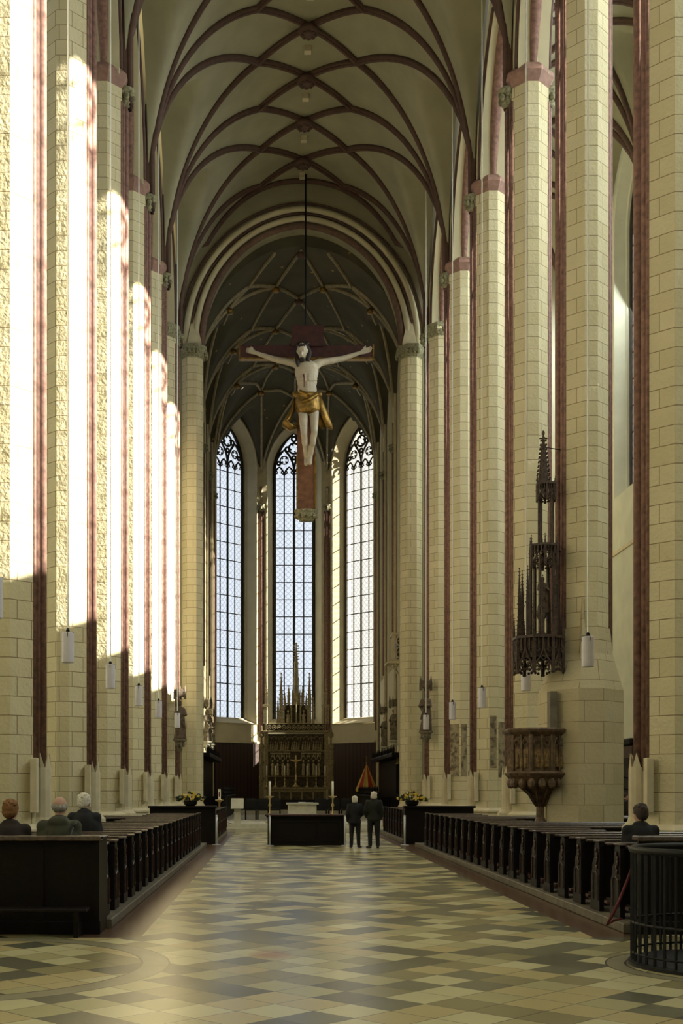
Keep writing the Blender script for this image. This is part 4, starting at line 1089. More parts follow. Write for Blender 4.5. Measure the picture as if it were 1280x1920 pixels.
for q in range(3): b.tube([(-1.95, 48.6, .36), (-1.95 + .25 * math.cos(q * 2.1), 48.6 + .25 * math.sin(q * 2.1), .312)], .01, 5)
b.build('tripod', M['iron'], root)
b = MB(); b.cap((-1.95, 48.6, 1.36), .018, (-1.93, 48.5, 1.40), .026, 8); b.build('microphone', M['iron'], root)
# paschal candle on low stand (left) 
x = (411 - VX) * 47.5 / F
root = empty('paschal_candle', (x, 47.6, 0), 'short thick candle on a dark stand with flowers beside the left stalls', 'candle stand')
b = MB(); b.lathe((x, 47.6, 0), [(.2, 0), (.2, .05), (.05, .12), (.03, .6), (.06, .8), (.03, .95), (.04, 1.2), (.17, 1.27), (.17, 1.3), (.03, 1.31)], 14); b.build('stand', M['brass'], root, smooth=True)
b = MB(); b.tube([(x, 47.6, 1.31), (x, 47.6, 1.72)], .055, 12); b.build('candle', M['candle'], root, smooth=False)
b = MB(); b.box(x - .025, x + .025, 47.54, 47.55, 1.42, 1.6); b.build('wax_mark', M['redcord'], root)
# chairs behind the altar
def chair(x, y, z, label):
    o = empty('choir_chair', (x, y, z), label, 'chair', 'black chairs behind the altar table')
    b = MB(); b.bevbox(x - .27, x + .27, y - .25, y + .25, z + .42, z + .5, .02); b.build('seat', M['iron'], o)
    b = MB(); b.loft([[(x - .27, y + .2), (x + .27, y + .2), (x + .27, y + .27), (x - .27, y + .27)], [(x - .27, y + .22), (x + .27, y + .22), (x + .27, y + .29), (x - .27, y + .29)], [(x - .2, y + .24), (x + .2, y + .24), (x + .2, y + .3), (x - .2, y + .3)]], [z + .5, z + .88, z + .98]); b.build('backrest', M['iron'], o)
    for sx in (-1, 1):
        for sy in (-1, 1):
            b = MB(); b.bar((x + sx * .24, y + sy * .22, z), (x + sx * .24, y + sy * .22, z + .42), .04); b.build('leg', M['iron'], o)
for i, px in enumerate((470, 493, 515, 602, 626, 650)):
    chair((px - VX) * 55.5 / F, 55.5, .30, 'black chair behind the altar table, ' + LC[i] + ' of the row')
root = empty('sanctuary_bench', (1.1, 58.0, .3), 'long low dark bench with pale rail in front of the high altar', 'bench')
b = MB(); b.bevbox(-1.8, 4.1, 57.8, 58.2, .72, .80, .01); b.build('seat', M['wood'], root)
b = MB(); b.bevbox(-1.8, 4.1, 58.2, 58.26, .8, 1.2, .01); b.build('backrest', M['wood'], root)
for xx in (-1.7, 1.1, 4.0):
    b = MB(); b.bevbox(xx - .05, xx + .05, 57.85, 58.2, .3, .72, .01); b.build('leg', M['wood'], root)

# half open silk canopy
x = (687 - VX) * 68.9 / F; y = 68.9; zz = lambda py: H + (VY - py) * 68.9 / F
root = empty('silk_umbrella', (x, y, .3), 'half-closed red and yellow striped silk umbrella standing right of the high altar', 'umbrella')
b = MB(); n = 12; z0, z1 = zz(1481), zz(1434)
R0 = .62
for q in range(n):
    a0, a1 = 2 * PI * q / n + .1, 2 * PI * (q + 1) / n + .1; am = (a0 + a1) / 2
    rows = []
    for t in (0, .35, .7, 1):
        r = R0 * (1 - t) ** 1.0 + .03; z_ = z0 + (z1 - z0) * t - (.0 if t else 0)
        rows.append([(x + r * math.cos(a0), y + r * math.sin(a0), z_), (x + r * .93 * math.cos(am), y + r * .93 * math.sin(am), z_ - (.12 if t == 0 else 0)), (x + r * math.cos(a1), y + r * math.sin(a1), z_)])
    vs = [v for r in rows for v in r]
    b.add(vs, [(i * 3 + j, i * 3 + j + 1, i * 3 + j + 4, i * 3 + j + 3) for i in range(3) for j in range(2)], q % 2)
b.build('canopy', [M['yellow'], M['redsilk']], root, fix=False)
b = MB(); b.tube([(x, y, .35), (x, y, zz(1428))], .02, 8); b.build('pole', M['brass'], root)
b = MB(); b.ell((x, y, zz(1431)), (.07, .07, .05), 8, 6); b.ell((x, y, zz(1425)), (.045, .045, .06), 8, 6); b.bar((x - .06, y, zz(1420)), (x + .06, y, zz(1420)), .03); b.bar((x, y, zz(1425)), (x, y, zz(1417)), .03); b.build('finial', M['gold'], root)
b = MB(); b.lathe((x, y, .30), [(.25, 0), (.25, .05), (.05, .1)], 12); b.build('foot', M['iron'], root)

# choir stalls
for side, s in (('left', -1), ('right', 1)):
    xw = AX + s * 4.80; root = empty('choir_stalls', (AX + s * 4.0, 61, .3), 'black carved choir stalls with high backs along the %s choir wall' % side, 'choir stalls')
    a, c = sorted((xw, xw - s * .12)); b = MB(); b.bevbox(a, c, 55.3, 67.5, .3, 3.2, .02); b.build('high_back', M['wood'], root)
    a, c = sorted((xw, xw - s * .62)); b = MB(); b.bevbox(a, c, 55.2, 67.6, 3.2, 3.4, .03)
    for q in range(16):
        y = 55.5 + q * .8; pinnacle(b, xw - s * .5, y, 3.4, 3.75, .04, False)
    b.build('canopy', M['wood'], root)
    a, c = sorted((xw - s * .12, xw - s * .62)); b = MB(); b.bevbox(a, c, 55.4, 67.7, .72, .8, .01); b.build('seat_row', M['wood'], root)
    for q in range(16):
        b = MB(); y = 55.4 + q * .78; b.bevbox(a, c, y - .03, y + .03, .3, 1.3, .01); b.build('divider', M['wood'], root)
    a, c = sorted((xw - s * 1.15, xw - s * 1.25)); b = MB(); b.bevbox(a, c, 55.4, 67.7, .3, 1.35, .01); a, c = sorted((xw - s * 1.1, xw - s * 1.4)); b.bevbox(a, c, 55.3, 67.8, 1.35, 1.42, .01)
    for q in range(14): b.lathe((xw - s * 1.25, 55.6 + q * .92, 1.42), [(.05, 0), (.07, .1), (.03, .2), (.06, .3), (.01, .42)], 8)
    b.build('front_desk', M['wood'], root)
    x = xw - s * 1.22
    if side == 'right': candlestick(P(746, 1400, 57).x, 57.0, 2.9, .3, .6, 'lone white candle before the dark choir stalls on the right', None, .9)
# tester holding the lone candle: bracket
b = MB(); q = P(746, 1400, 57); b.bevbox(q.x - .1, AX + 4.7, 56.9, 57.1, 2.84, 2.9, .01); b.bevbox(AX + 4.55, AX + 4.66, 56.9, 57.1, 1.5, 2.9, .01); o = b.build('candle_bracket', M['wood'], origin=(q.x, 57, 2.84)); tag(o, 'black bracket on the right choir stalls holding a lone candle', 'bracket')

# balcony in the right choir wall
YB = 58.5; kb = YB / F
def bp(px, py): return P(px, py, YB)
root = empty('tracery_balcony', (AX + 4.6, YB, 8), 'small stone balcony with pierced tracery high on the right choir wall', 'balcony')
xl = P(735, 0, YB).x - .05; xr = AX + 4.95
z0 = bp(0, 1242).z; z1 = bp(0, 1193).z
b = MB(); b.bevbox(xl - .25, xr, YB - .7, YB + .9, z0 - .12, z0, .02); b.build('floor_slab', M['stone_plain'], root)
b = MB(); b.bevbox(xl, xr, YB - .6, YB - .5, z1, z1 + .1, .01); b.bevbox(xl, xr, YB - .6, YB - .5, z0, z0 + .1, .01); b.bevbox(xl - .02, xl + .10, YB - .62, YB - .5, z0, z1 + .12, .01)
b.bevbox(xl, xl + .1, YB - .5, YB + .8, z1, z1 + .1, .01)
for (fx, fz, fr) in ((.35, .3, .28), (.75, .3, .24), (.35, .85, .24), (.78, .9, .26)):
    c = (xl + .12 + fx * .9, z0 + .12 + fz); b.tube([(c[0] + fr * math.cos(t), YB - .55, c[1] + fr * math.sin(t)) for t in frange(0, 2 * PI, 14)[:-1]], .035, 6, closed=True)
    b.tube([(c[0] - fr * .7, YB - .55, c[1]), (c[0], YB - .55, c[1] + fr * .3), (c[0] + fr * .7, YB - .55, c[1])], .03, 6)
b.build('pierced_parapet', M['stone_plain'], root)
b = MB()
for q in range(5):
    xx = xl + .15 + q * .24; b.tube([(xx, YB - .55, z0 - .12), (xx, YB - .5, z0 - .5 - q * .12)], .035, 6); b.tube([(xx + a, YB - .56, z) for a, z in arch_pts(.1, z0 - .3, z0 - .16, 4)], .02, 5)
b.tube([(xl, YB - .4, z0 - .14), (xl + .3, YB - .4, z0 - .6), (xl + .75, YB - .4, z0 - .95), (xr, YB - .3, z0 - 1.25)], .06, 8)
b.build('corbel_arches', M['stone_plain'], root)
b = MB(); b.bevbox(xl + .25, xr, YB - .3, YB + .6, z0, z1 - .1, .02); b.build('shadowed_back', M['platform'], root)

# paintings on the pillar feet
def face_panel(cx, cy, g, i0, i1, z0, z1, label, trim=.04):
    pts = octo(cx, cy, g); a = Vector(pts[i0]); c = Vector(pts[i1]); d = (c - a).normalized(); a = a + d * trim; c = c - d * trim; n = Vector((d.y, -d.x)) * .012
    b = MB(); b.loft([[tuple(a), tuple(c), tuple(c + n), tuple(a + n)]] * 2, [z0, z1]); o = b.build('wall_painting', M['fresco'], origin=(a.x, a.y, z0)); return tag(o, label, 'painting')
face_panel(7.05, 45.4, .0, 7, 0, 2.2, 4.15, 'faded brown painting on the left facet of the fifth visible right pillar')
face_panel(7.05, 45.4, .0, 0, 1, 2.2, 4.15, 'faded brown painting on the front facet of the fifth visible right pillar')
face_panel(7.05, 39.4, .0, 0, 1, 2.4, 4.1, 'ghostly faded painting on the front facet of the fourth visible right pillar')
face_panel(7.05, 39.4, .0, 1, 2, 2.1, 3.9, 'ghostly faded painting on the shaded facet of the fourth visible right pillar')

# flowers
def flowers(x, y, z, label, seed):
    rnd = random.Random(seed)
    o = empty('flower_arrangement', (x, y, z), label, 'flowers')
    b = MB(); b.lathe((x, y, z), [(.14, 0), (.2, .05), (.22, .16), (.18, .18)], 14); b.build('bowl', M['iron'], o)
    for nme, mt, n_, r0 in (('leaves', 'flower_leaf', 60, .05), ('yellow_blooms', 'flower_yellow', 46, .038), ('pale_blooms', 'flower_white', 16, .036)):
        b = MB()
        for q in range(n_):
            t = rnd.random() * 2 * PI; e = rnd.random(); rr = .46 * math.sqrt(rnd.random())
            px_, py_, pz_ = x + rr * math.cos(t), y + rr * .6 * math.sin(t), z + .14 + (.36 - .5 * rr) * rnd.uniform(.35, 1)
            if nme == 'leaves': b.ell((px_, py_, pz_ - .02), (r0 * 1.4, r0 * .5, r0 * .9), 6, 4, rot=Matrix.Rotation(t, 3, 'Z'))
            else:
                b = MB()
                for k_ in range(5): b.ell((px_ + r0 * .6 * math.cos(k_ * 1.256), py_ - .02, pz_ + r0 * .6 * math.sin(k_ * 1.256)), (r0 * .5, r0 * .35, r0 * .5), 5, 4)
                b.build(nme[:-1], M[mt], o)
        if nme == 'leaves': b.build(nme, M[mt], o)
for nme, x, Y_ in (('left', (357 - VX) * 37.5 / F, 37.5), ('right', (772 - VX) * 37.5 / F, 37.5)):
    flowers(x, Y_, 1.2, 'low bowl of yellow and white flowers on the %s stall barrier' % nme, 3 if nme == 'left' else 9)
# ================================================================== PULPIT
def ngon(cx, cy, r, n=8, a0=PI / 8): return [(cx + r * math.cos(a0 + 2 * PI * q / n), cy + r * math.sin(a0 + 2 * PI * q / n)) for q in range(n)]
Yp = 27.0; kp = Yp / F
def pz(py): return H + (VY - py) * kp
pcx, pcy = 5.88, 27.0
root = empty('pulpit', (5.96, pcy, 0), 'carved stone pulpit with gilded reliefs on a slender stem against the turret', 'pulpit')
b = MB(); b.lathe((5.97, pcy, 0), [(.22, 0), (.22, .9), (.14, 1.0), (.095, 1.1), (.09, 1.35), (.12, 1.5), (.2, 1.62), (.34, 1.74), (.5, 1.84)], 12); b.build('stem', M['wood_mid'], root, smooth=False)
b = MB()
for q in range(8):
    a = PI / 8 + q * PI / 4; b.tube([(5.97 + .09 * math.cos(a), pcy + .09 * math.sin(a), 1.35), (5.95 + .24 * math.cos(a), pcy + .24 * math.sin(a), 1.62), (pcx + .62 * math.cos(a), pcy + .62 * math.sin(a), 2.0)], .03, 6)
b.build('corbel_ribs', M['wood_mid'], root, smooth=True)
b = MB(); b.loft([ngon(pcx, pcy, r) for r in (.42, .55, .60, .68, .72, .64)], [1.78, 1.84, 1.95, 2.02, 2.08, 2.13])
for q in ngon(pcx, pcy, .58) + ngon(pcx, pcy, .56, 8, 0): b.ell((q[0], q[1], 1.86), (.09, .09, .12), 7, 6)
b.build('carved_bowl', M['wood_mid'], root)
b = MB(); b.loft([ngon(pcx, pcy, .60)] * 2, [2.1, 2.98]); b.build('parapet', M['wood_mid'], root)
b = MB(); b.loft([ngon(pcx, pcy, r) for r in (.60, .66, .72, .74, .70)], [2.9, 2.95, 3.0, 3.05, 3.09]); b.build('rail', M['wood_mid'], root)
pts = ngon(pcx, pcy, .61)
for q in range(8):
    a = Vector(pts[q]); c = Vector(pts[(q + 1) % 8]); mid = (a + c) / 2
    nrm = (mid - Vector((pcx, pcy))).normalized(); d = (c - a)
    if nrm.x > .8: continue
    b = MB()
    for z0, z1 in ((2.2, 2.62),):
        e = [a + d * .14, a + d * .86]; e2 = [v + nrm * .015 for v in e]
        b.loft([[tuple(e[0]), tuple(e[1]), tuple(e2[1]), tuple(e2[0])]] * 2, [z0, z1])
    for f_ in range(3):
        p_ = a + d * (.28 + .22 * f_) + nrm * .02; b.cap((p_.x, p_.y, 2.24), .045, (p_.x, p_.y, 2.42), .035, 7); b.ell((p_.x, p_.y, 2.48), (.03, .03, .04), 6, 5)
    b.build('gilded_relief', M['old_gilt'], root)
    b = MB()
    for t in (.02, .5, .98): p_ = a + d * t + nrm * .02; b.bar((p_.x, p_.y, 2.12), (p_.x, p_.y, 2.94), .05)
    for (t0, t1) in ((.02, .5), (.5, .98)):
        pp = []
        for al, z in arch_pts(.5, 0, 1, 6):
            v = a + d * (t0 + (al + .5) * (t1 - t0)) + nrm * .03; pp.append((v.x, v.y, 2.66 + z * .2))
        b.tube(pp, .018, 5)
        v = a + d * ((t0 + t1) / 2) + nrm * .03; b.tube([(v.x + .06 * math.cos(w_) * d.normalized().x, v.y + .06 * math.cos(w_) * d.normalized().y, 2.75 + .06 * math.sin(w_)) for w_ in frange(0, 2 * PI, 8)[:-1]], .012, 5, closed=True)
    b.build('blind_tracery', M['wood_mid'], root)
# small bust on the stair door sill beside the pulpit
o = empty('stone_bust', (6.25, 27.1, 3.09), 'small pale stone figure standing behind the pulpit rail', 'figure')
b = MB(); b.lathe((6.22, 27.05, 3.09), [(.10, 0), (.11, .04), (.09, .2), (.05, .26)], 10); b.build('body', M['white'], o, smooth=True)
b = MB(); b.ell((6.22, 27.05, 3.39), (.055, .06, .075), 10, 8); b.build('head', M['white'], o, smooth=True)

# canopy high above
ccx, ccy = 5.93, 27.0
root = empty('pulpit_canopy', (ccx, ccy, 4.3), 'tall dark openwork gothic canopy with spire hanging on the pillar above the pulpit', 'canopy')
def ogee_ring(b, R, z0, z1, n=8, r=.022):
    pts = ngon(ccx, ccy, R, n)
    for q in range(n):
        a = Vector(pts[q]); c = Vector(pts[(q + 1) % n]); d = c - a
        def V(t, z): v = a + d * t; return (v.x, v.y, z)
        hh = z1 - z0
        b.tube([V(0.02, z0), V(.12, z0 + hh * .25), V(.35, z0 + hh * .42), V(.47, z0 + hh * .62), V(.5, z0 + hh * .85), V(.53, z0 + hh * .62), V(.65, z0 + hh * .42), V(.88, z0 + hh * .25), V(.98, z0)], r, 6)
        for t, zc_ in ((.3, .22), (.7, .22), (.2, .62), (.8, .62), (.5, .38)):
            b.tube([V(t + .11 * math.cos(w_), z0 + hh * zc_ + .11 * d.length * math.sin(w_)) for w_ in frange(0, 2 * PI, 7)[:-1]], r * .7, 5, closed=True)
        for t in (0, .25, .5, .75): b.bar(V(t, z0 + hh * (.0 if t == 0 else .6)), V(t, z1), r * 1.6)
        for t in (.05, .25, .4, .6, .75, .95): b.ell(V(t, z0 - .02 + .1 * hh * math.sin(t * PI)), (r * 1.6,) * 3, 5, 4)
b = MB(); ogee_ring(b, .56, pz(1262), pz(1197)); b.loft([ngon(ccx, ccy, .60)] * 2, [pz(1200), pz(1195)]); b.build('lower_crown', M['canopy'], root)
b = MB(); b.loft([ngon(ccx, ccy, .50), ngon(ccx, ccy, .50)], [pz(1235), pz(1201)]); b.loft([ngon(ccx, ccy, .40), ngon(ccx, ccy, .1)], [pz(1235), pz(1215)]); b.build('ceiling_boards', M['canopy'], root)
b = MB()
for q, (x, y) in enumerate(ngon(ccx, ccy, .55)): pinnacle(b, x, y, pz(1262), pz(1150 if q % 2 else 1160), .035)
for q, (x, y) in enumerate(ngon(ccx, ccy, .43, 8, 0)): pinnacle(b, x, y, pz(1197), pz(1066 if q in (4, 3, 5) else 1085), .035)
b.build('pinnacles', M['canopy'], root)
b = MB()
for (x, y) in ngon(ccx + .12, ccy, .30, 6, 0): b.bar((x, y, pz(1197)), (x, y, pz(1045)), .045); b.tube([(x + .03, y, pz(1190)), (x + .03, y, pz(1060))], .014, 5)
b.build('middle_columns', M['canopy'], root)
ocx = ccx; ccx = ccx + .12
b = MB(); ogee_ring(b, .33, pz(1062), pz(1024), 6, .018); b.loft([ngon(ccx, ccy, .35, 6)] * 2, [pz(1026), pz(1022)])
for (x, y) in ngon(ccx, ccy, .33, 6): pinnacle(b, x, y, pz(1062), pz(1006), .026)
b.build('middle_crown', M['canopy'], root)
b = MB(); b.lathe((ccx - .05, ccy, 0), [(.14, pz(1197)), (.14, pz(1190)), (.05, pz(1185)), (.05, pz(1165)), (.12, pz(1155)), (.12, pz(1150))], 8); b.build('figure_plinth', M['canopy'], root)
b = MB()
for (x, y) in ngon(ccx + .05, ccy, .19, 4): b.bar((x, y, pz(1022)), (x, y, pz(925)), .04)
b.build('upper_columns', M['canopy'], root)
ccx += .05
b = MB(); ogee_ring(b, .23, pz(937), pz(908), 6, .015); b.loft([ngon(ccx, ccy, .25, 6)] * 2, [pz(910), pz(906)])
for (x, y) in ngon(ccx, ccy, .22, 6): pinnacle(b, x, y, pz(937), pz(896), .022)
b.build('upper_crown', M['canopy'], root)
b = MB(); b.loft([ngon(ccx - .06, ccy, r, 6) for r in (.13, .07, .02)], [pz(906), pz(850), pz(816)])
for py in range(898, 820, -8):
    r = .13 * (py - 812) / 94 + .02
    for (x, y) in ngon(ccx - .06, ccy, r + .02, 6): b.ell((x, y, pz(py)), (.025, .025, .02), 5, 4)
for py, r in ((838, .07), (822, .09)): b.bar((ccx - .06 - r, ccy, pz(py)), (ccx - .06 + r, ccy, pz(py)), .025); b.bar((ccx - .06, ccy - r, pz(py)), (ccx - .06, ccy + r, pz(py)), .025)
b.ell((ccx - .06, ccy, pz(812)), (.035, .035, .06), 7, 6)
b.build('spire', M['canopy'], root)
b = MB(); b.tube([(ccx - .06, ccy, pz(838)), (6.6, 27.3, pz(838))], .012, 5); b.tube([(ocx, ccy, pz(1230)), (6.6, 27.3, pz(1230))], .03, 5); b.tube([(ocx, ccy, pz(1030)), (6.6, 27.3, pz(1030))], .02, 5); b.build('wall_tie', M['iron'], root)

# ================================================================== FIGURES
DG = None
def remesh(mb, name, mats, voxel, parent=None, smooth=True, it=2):
    me = mb.mesh(name + '_raw', mats); o = bpy.data.objects.new(name + '_raw', me); COL.objects.link(o)
    md = o.modifiers.new('r', 'REMESH'); md.mode = 'VOXEL'; md.voxel_size = voxel
    ms = o.modifiers.new('s', 'SMOOTH'); ms.factor = .5; ms.iterations = it
    dg = bpy.context.evaluated_depsgraph_get(); dg.update()
    m2 = bpy.data.meshes.new_from_object(o.evaluated_get(dg)); m2.name = name
    bpy.data.objects.remove(o); bpy.data.meshes.remove(me)
    m2.materials.clear(); m2.materials.append(mats)
    m2.polygons.foreach_set('use_smooth', [True] * len(m2.polygons))
    m2.polygons.foreach_set('material_index', [0] * len(m2.polygons))
    r = bpy.data.objects.new(name, m2); COL.objects.link(r)
    if parent is not None: r.parent = parent
    return r
STAND = dict(pelvis=(0, 0, .92), waist=(0, .01, 1.06), chest=(0, .0, 1.27), neck=(0, .0, 1.44), head=(0, .03, 1.56), look=(0, 1, -.05),
    shL=(-.185, 0, 1.38), elL=(-.25, -.04, 1.12), wrL=(-.22, .08, .88), shR=(.185, 0, 1.38), elR=(.25, -.04, 1.12), wrR=(.22, .08, .88),
    hipL=(-.09, 0, .88), knL=(-.11, .03, .48), anL=(-.12, -.01, .09), toL=(-.14, .16, .035), hipR=(.09, 0, .88), knR=(.11, .03, .48), anR=(.12, -.01, .09), toR=(.14, .16, .035))
SIT = dict(pelvis=(0, 0, .12), waist=(0, .0, .26), chest=(0, .03, .48), neck=(0, .05, .66), head=(0, .08, .785), look=(0, 1, -.12),
    shL=(-.165, .04, .585), elL=(-.205, .06, .34), wrL=(-.12, .26, .22), shR=(.165, .04, .585), elR=(.205, .06, .34), wrR=(.12, .26, .22),
    hipL=(-.09, .0, .09), knL=(-.11, .42, .12), anL=(-.11, .31, -.28), toL=(-.12, .46, -.33), hipR=(.09, 0, .09), knR=(.11, .42, .12), anR=(.11, .31, -.28), toR=(.12, .46, -.33))
def head_mb(b, c, look, s=1.0):
    c = Vector(c); f = Vector(look).normalized(); rgt = f.cross(Vector((0, 0, 1))).normalized(); up = rgt.cross(f)
    R_ = Matrix((rgt, f, up)).transposed()
    def L(x, y, z): return c + R_ @ Vector((x, y, z)) * s
    b.ell(L(0, -.008, .03), (.073 * s, .093 * s, .085 * s), 16, 12, rot=R_)
    b.ell(L(0, .012, -.02), (.062 * s, .078 * s, .085 * s), 14, 10, rot=R_)
    b.ell(L(0, .045, -.075), (.036 * s, .035 * s, .030 * s), 10, 8, rot=R_)
    b.cap(L(0, .086, .022), .010 * s, L(0, .104, -.02), .015 * s, 8)
    b.cap(L(-.035, .08, .035), .012 * s, L(.035, .08, .035), .012 * s, 8)
    b.cap(L(-.02, .086, -.048), .008 * s, L(.02, .086, -.048), .008 * s, 8)
    for sx in (-1, 1): b.ell(L(sx * .074, -.002, 0), (.012 * s, .02 * s, .032 * s), 8, 6, rot=R_)
    return L, R_
def hand_mb(b, wr, d, side_v, s=1.0, curl=.5):
    """palm + five fingers from the wrist along d; side_v points to the thumb"""
    d = Vector(d).normalized(); t = Vector(side_v); t = (t - d * t.dot(d)).normalized(); n = d.cross(t); wr = Vector(wr)
    for k in range(4):
        o = t * (.030 - .019 * k) * s
        b.cap(wr + o * .7, .016 * s, wr + d * .075 * s + o, .0135 * s, 8)
        ln = (.070, .078, .073, .057)[k] * s; p = wr + d * .08 * s + o; dirv = d.copy()
        for j, fr_ in enumerate((.45, .32, .23)):
            ang = curl * (.4 + j * .5); dv = (d * math.cos(ang) + n * math.sin(ang)); q = p + dv * ln * fr_
            b.cap(p, (.0105 - .001 * j) * s, q, (.0098 - .001 * j) * s, 8); p = q
    p = wr + d * .02 * s + t * .03 * s; q = p + (d * .7 + t * .7) * .035 * s; r_ = q + (d * .93 + t * .25 + n * .2) * .032 * s
    b.cap(p, .014 * s, q, .0115 * s, 8); b.cap(q, .0115 * s, r_, .0095 * s, 8)
def body_mb(J, fat=0.0, s=1.0, hands=True, curl=.5, head=True, lr=1.0):
    b = MB(); V = {k: Vector(v) for k, v in J.items()}
    g = fat
    def C(a, ra, c, rc): b.cap(V[a] if isinstance(a, str) else a, ra + g, V[c] if isinstance(c, str) else c, rc + g)
    for sx, S_ in ((-1, 'L'), (1, 'R')):
        C('sh' + S_, .052, 'el' + S_, .040); C('el' + S_, .040, 'wr' + S_, .027)
        C('hip' + S_, .088 * lr, 'kn' + S_, .056 * lr); C('kn' + S_, .056 * lr, 'an' + S_, .038 * lr)
        m_ = V['kn' + S_].lerp(V['an' + S_], .3); b.ell(m_, (.055 * lr + g, .055 * lr + g, .09 + g), 10, 8)
        C('an' + S_, .040 * lr, 'to' + S_, .028); C('chest', .10, 'sh' + S_, .058)
        if hands:
            dv = V['wr' + S_] - V['el' + S_]
            hand_mb(b, V['wr' + S_] + dv.normalized() * .02, dv, J.get('thumb' + S_, (0, 1, .2)), 1.0, curl)
    up = (V['chest'] - V['waist']).normalized()
    for (a, rx, ry, rz) in (('pelvis', .155, .115, .12), ('waist', .135, .10, .12), ('chest', .165, .115, .17)): b.ell(V[a], (rx + g, ry + g, rz + g), 16, 10)
    C('pelvis', .11, 'waist', .105); C('waist', .105, 'chest', .11); b.cap(V['chest'], .07 + g, V['neck'], .052 + g); b.cap(V['neck'], .050, V['head'], .048)
    if head: head_mb(b, J['head'], J['look'])
    return b
def scaled(b, s):
    b.v = [tuple(c * s for c in v) for v in b.v]; return b
def hair_mb(J, style='short', seed=1):
    b = MB(); rnd = random.Random(seed); c = Vector(J['head']); f = Vector(J['look']).normalized(); rgt = f.cross(Vector((0, 0, 1))).normalized(); up = rgt.cross(f)
    R_ = Matrix((rgt, f, up)).transposed(); L = lambda x, y, z: c + R_ @ Vector((x, y, z))
    big = 1.12 if style != 'bald' else 1.0
    if style == 'bald':
        b.ell(L(0, -.040, -.005), (.079, .070, .055), 16, 10, rot=R_)
        for sx in (-1, 1): b.ell(L(sx * .068, -.02, .012), (.018, .045, .035), 10, 8, rot=R_)
    else:
        b.ell(L(0, -.026, .042), (.084 * big, .088 * big, .080 * big), 18, 12, rot=R_); b.ell(L(0, -.045, -.0), (.080 * big, .062 * big, .075 * big), 14, 10, rot=R_)
        for q in range(60):
            a = rnd.random() * 2 * PI; e = rnd.random() * 1.2
            x, y, z = math.sin(e) * math.cos(a), math.sin(e) * math.sin(a), math.cos(e)
            if y > .55: continue
            b.ell(L(x * .085 * big, -.03 + y * .085 * big, .045 + z * .078 * big), (.018,) * 3, 6, 5)
        if style == 'bob':
            for sx in (-1, 1): b.ell(L(sx * .07, -.01, -.02), (.03, .05, .06), 10, 8, rot=R_)
            b.ell(L(0, -.06, -.03), (.078, .05, .06), 12, 8, rot=R_)
    return b
def person(loc, J, s, label, coat, trousers, hair, hstyle, rz=0, skirt=0.0, seed=1, hood=False):
    root = empty('person', loc, label, 'person', rz=rz)
    Jd = dict(J)
    b = scaled(body_mb(Jd, 0, curl=.7), s); remesh(b, 'body', M['skin'], .0105, root)
    V = {k: Vector(v) for k, v in J.items()}
    # coat
    b = MB(); g = .022
    for S_ in 'LR':
        b.cap(V['sh' + S_], .046 + g, V['el' + S_], .044 + g); b.cap(V['el' + S_], .044 + g, V['wr' + S_], .032 + g); b.cap(V['chest'], .12, V['sh' + S_], .056 + g); b.cap(V['neck'] + Vector((0, 0, -.03)), .068, V['sh' + S_] + Vector((0, 0, -.01)), .062)
    for (a, rx, ry, rz_) in (('pelvis', .185, .15, .15), ('waist', .175, .145, .16), ('chest', .19, .145, .20)): b.ell(V[a], (rx, ry, rz_), 18, 12)
    b.cap(V['chest'], .11, V['neck'], .068)
    b.ell(V['chest'].lerp(V['waist'], .3) + Vector((0, .0, 0)), (.245, .135, .22), 16, 12)
    # collar
    n_ = V['neck']; b.tube([(n_.x + .072 * math.cos(t), n_.y - .0 + .07 * math.sin(t), n_.z + .012) for t in frange(0, 2 * PI, 16)[:-1]], .024, 8, closed=True)
    if hood: b.ell((n_.x, n_.y - .085, n_.z - .03), (.12, .06, .07), 12, 8)
    if skirt:
        p_ = V['pelvis']; b.loft([[(p_.x + rx * math.cos(2 * PI * q / 20), p_.y + ry * math.sin(2 * PI * q / 20)) for q in range(20)] for rx, ry in ((.17, .14), (.20, .16), (.21, .17))], [p_.z + .1, p_.z - skirt * .5, p_.z - skirt])
    remesh(scaled(b, s), 'coat', M[coat], .013, root, it=14)
    b = MB()
    for S_ in 'LR': b.cap(V['hip' + S_], .105, V['kn' + S_], .076); b.cap(V['kn' + S_], .072, V['an' + S_] + Vector((0, 0, .02)), .060)
    b.ell(V['pelvis'], (.17, .13, .12), 14, 10)
    remesh(scaled(b, s), 'trousers', M[trousers], .013, root)
    for S_ in 'LR':
        b = MB(); a = V['an' + S_]; t = V['to' + S_]
        b.cap(a + Vector((0, -.03, -.035)), .045, t + Vector((0, .01, .008)), .040); b.cap(a, .05, a + Vector((0, -.02, -.03)), .048)
        zmin = min(a.z, t.z) - .035
        b.v = [(x, y, max(z, zmin)) for x, y, z in b.v]
        remesh(scaled(b, s), 'shoe', M['shoe'], .011, root)
    remesh(scaled(hair_mb(J, hstyle, seed), s), 'hair', M[hair], .009, root)
    return root
def pose(base, **kw): d = dict(base); d.update(kw); return d
yb = 15.0
person((-2.74, yb + .2, .56), pose(SIT), 1.2, 'white-haired man in an olive jacket seated in the nearest left pew', 'coat_green', 'coat_black', 'hair_grey', 'bald', hood=True)
b = MB(); 
mn = [q for q in S.objects if q.name.startswith('person')][0]
b.tube([(.20, -.10, .70), (.23, -.02, .76), (.22, .12, .72)], .014, 6); b.tube([(.20, -.10, .70), (.14, -.16, .45), (.05, -.17, .25)], .014, 6); b.local = True; b.build('bag_strap', M['shoe'], mn, smooth=True)
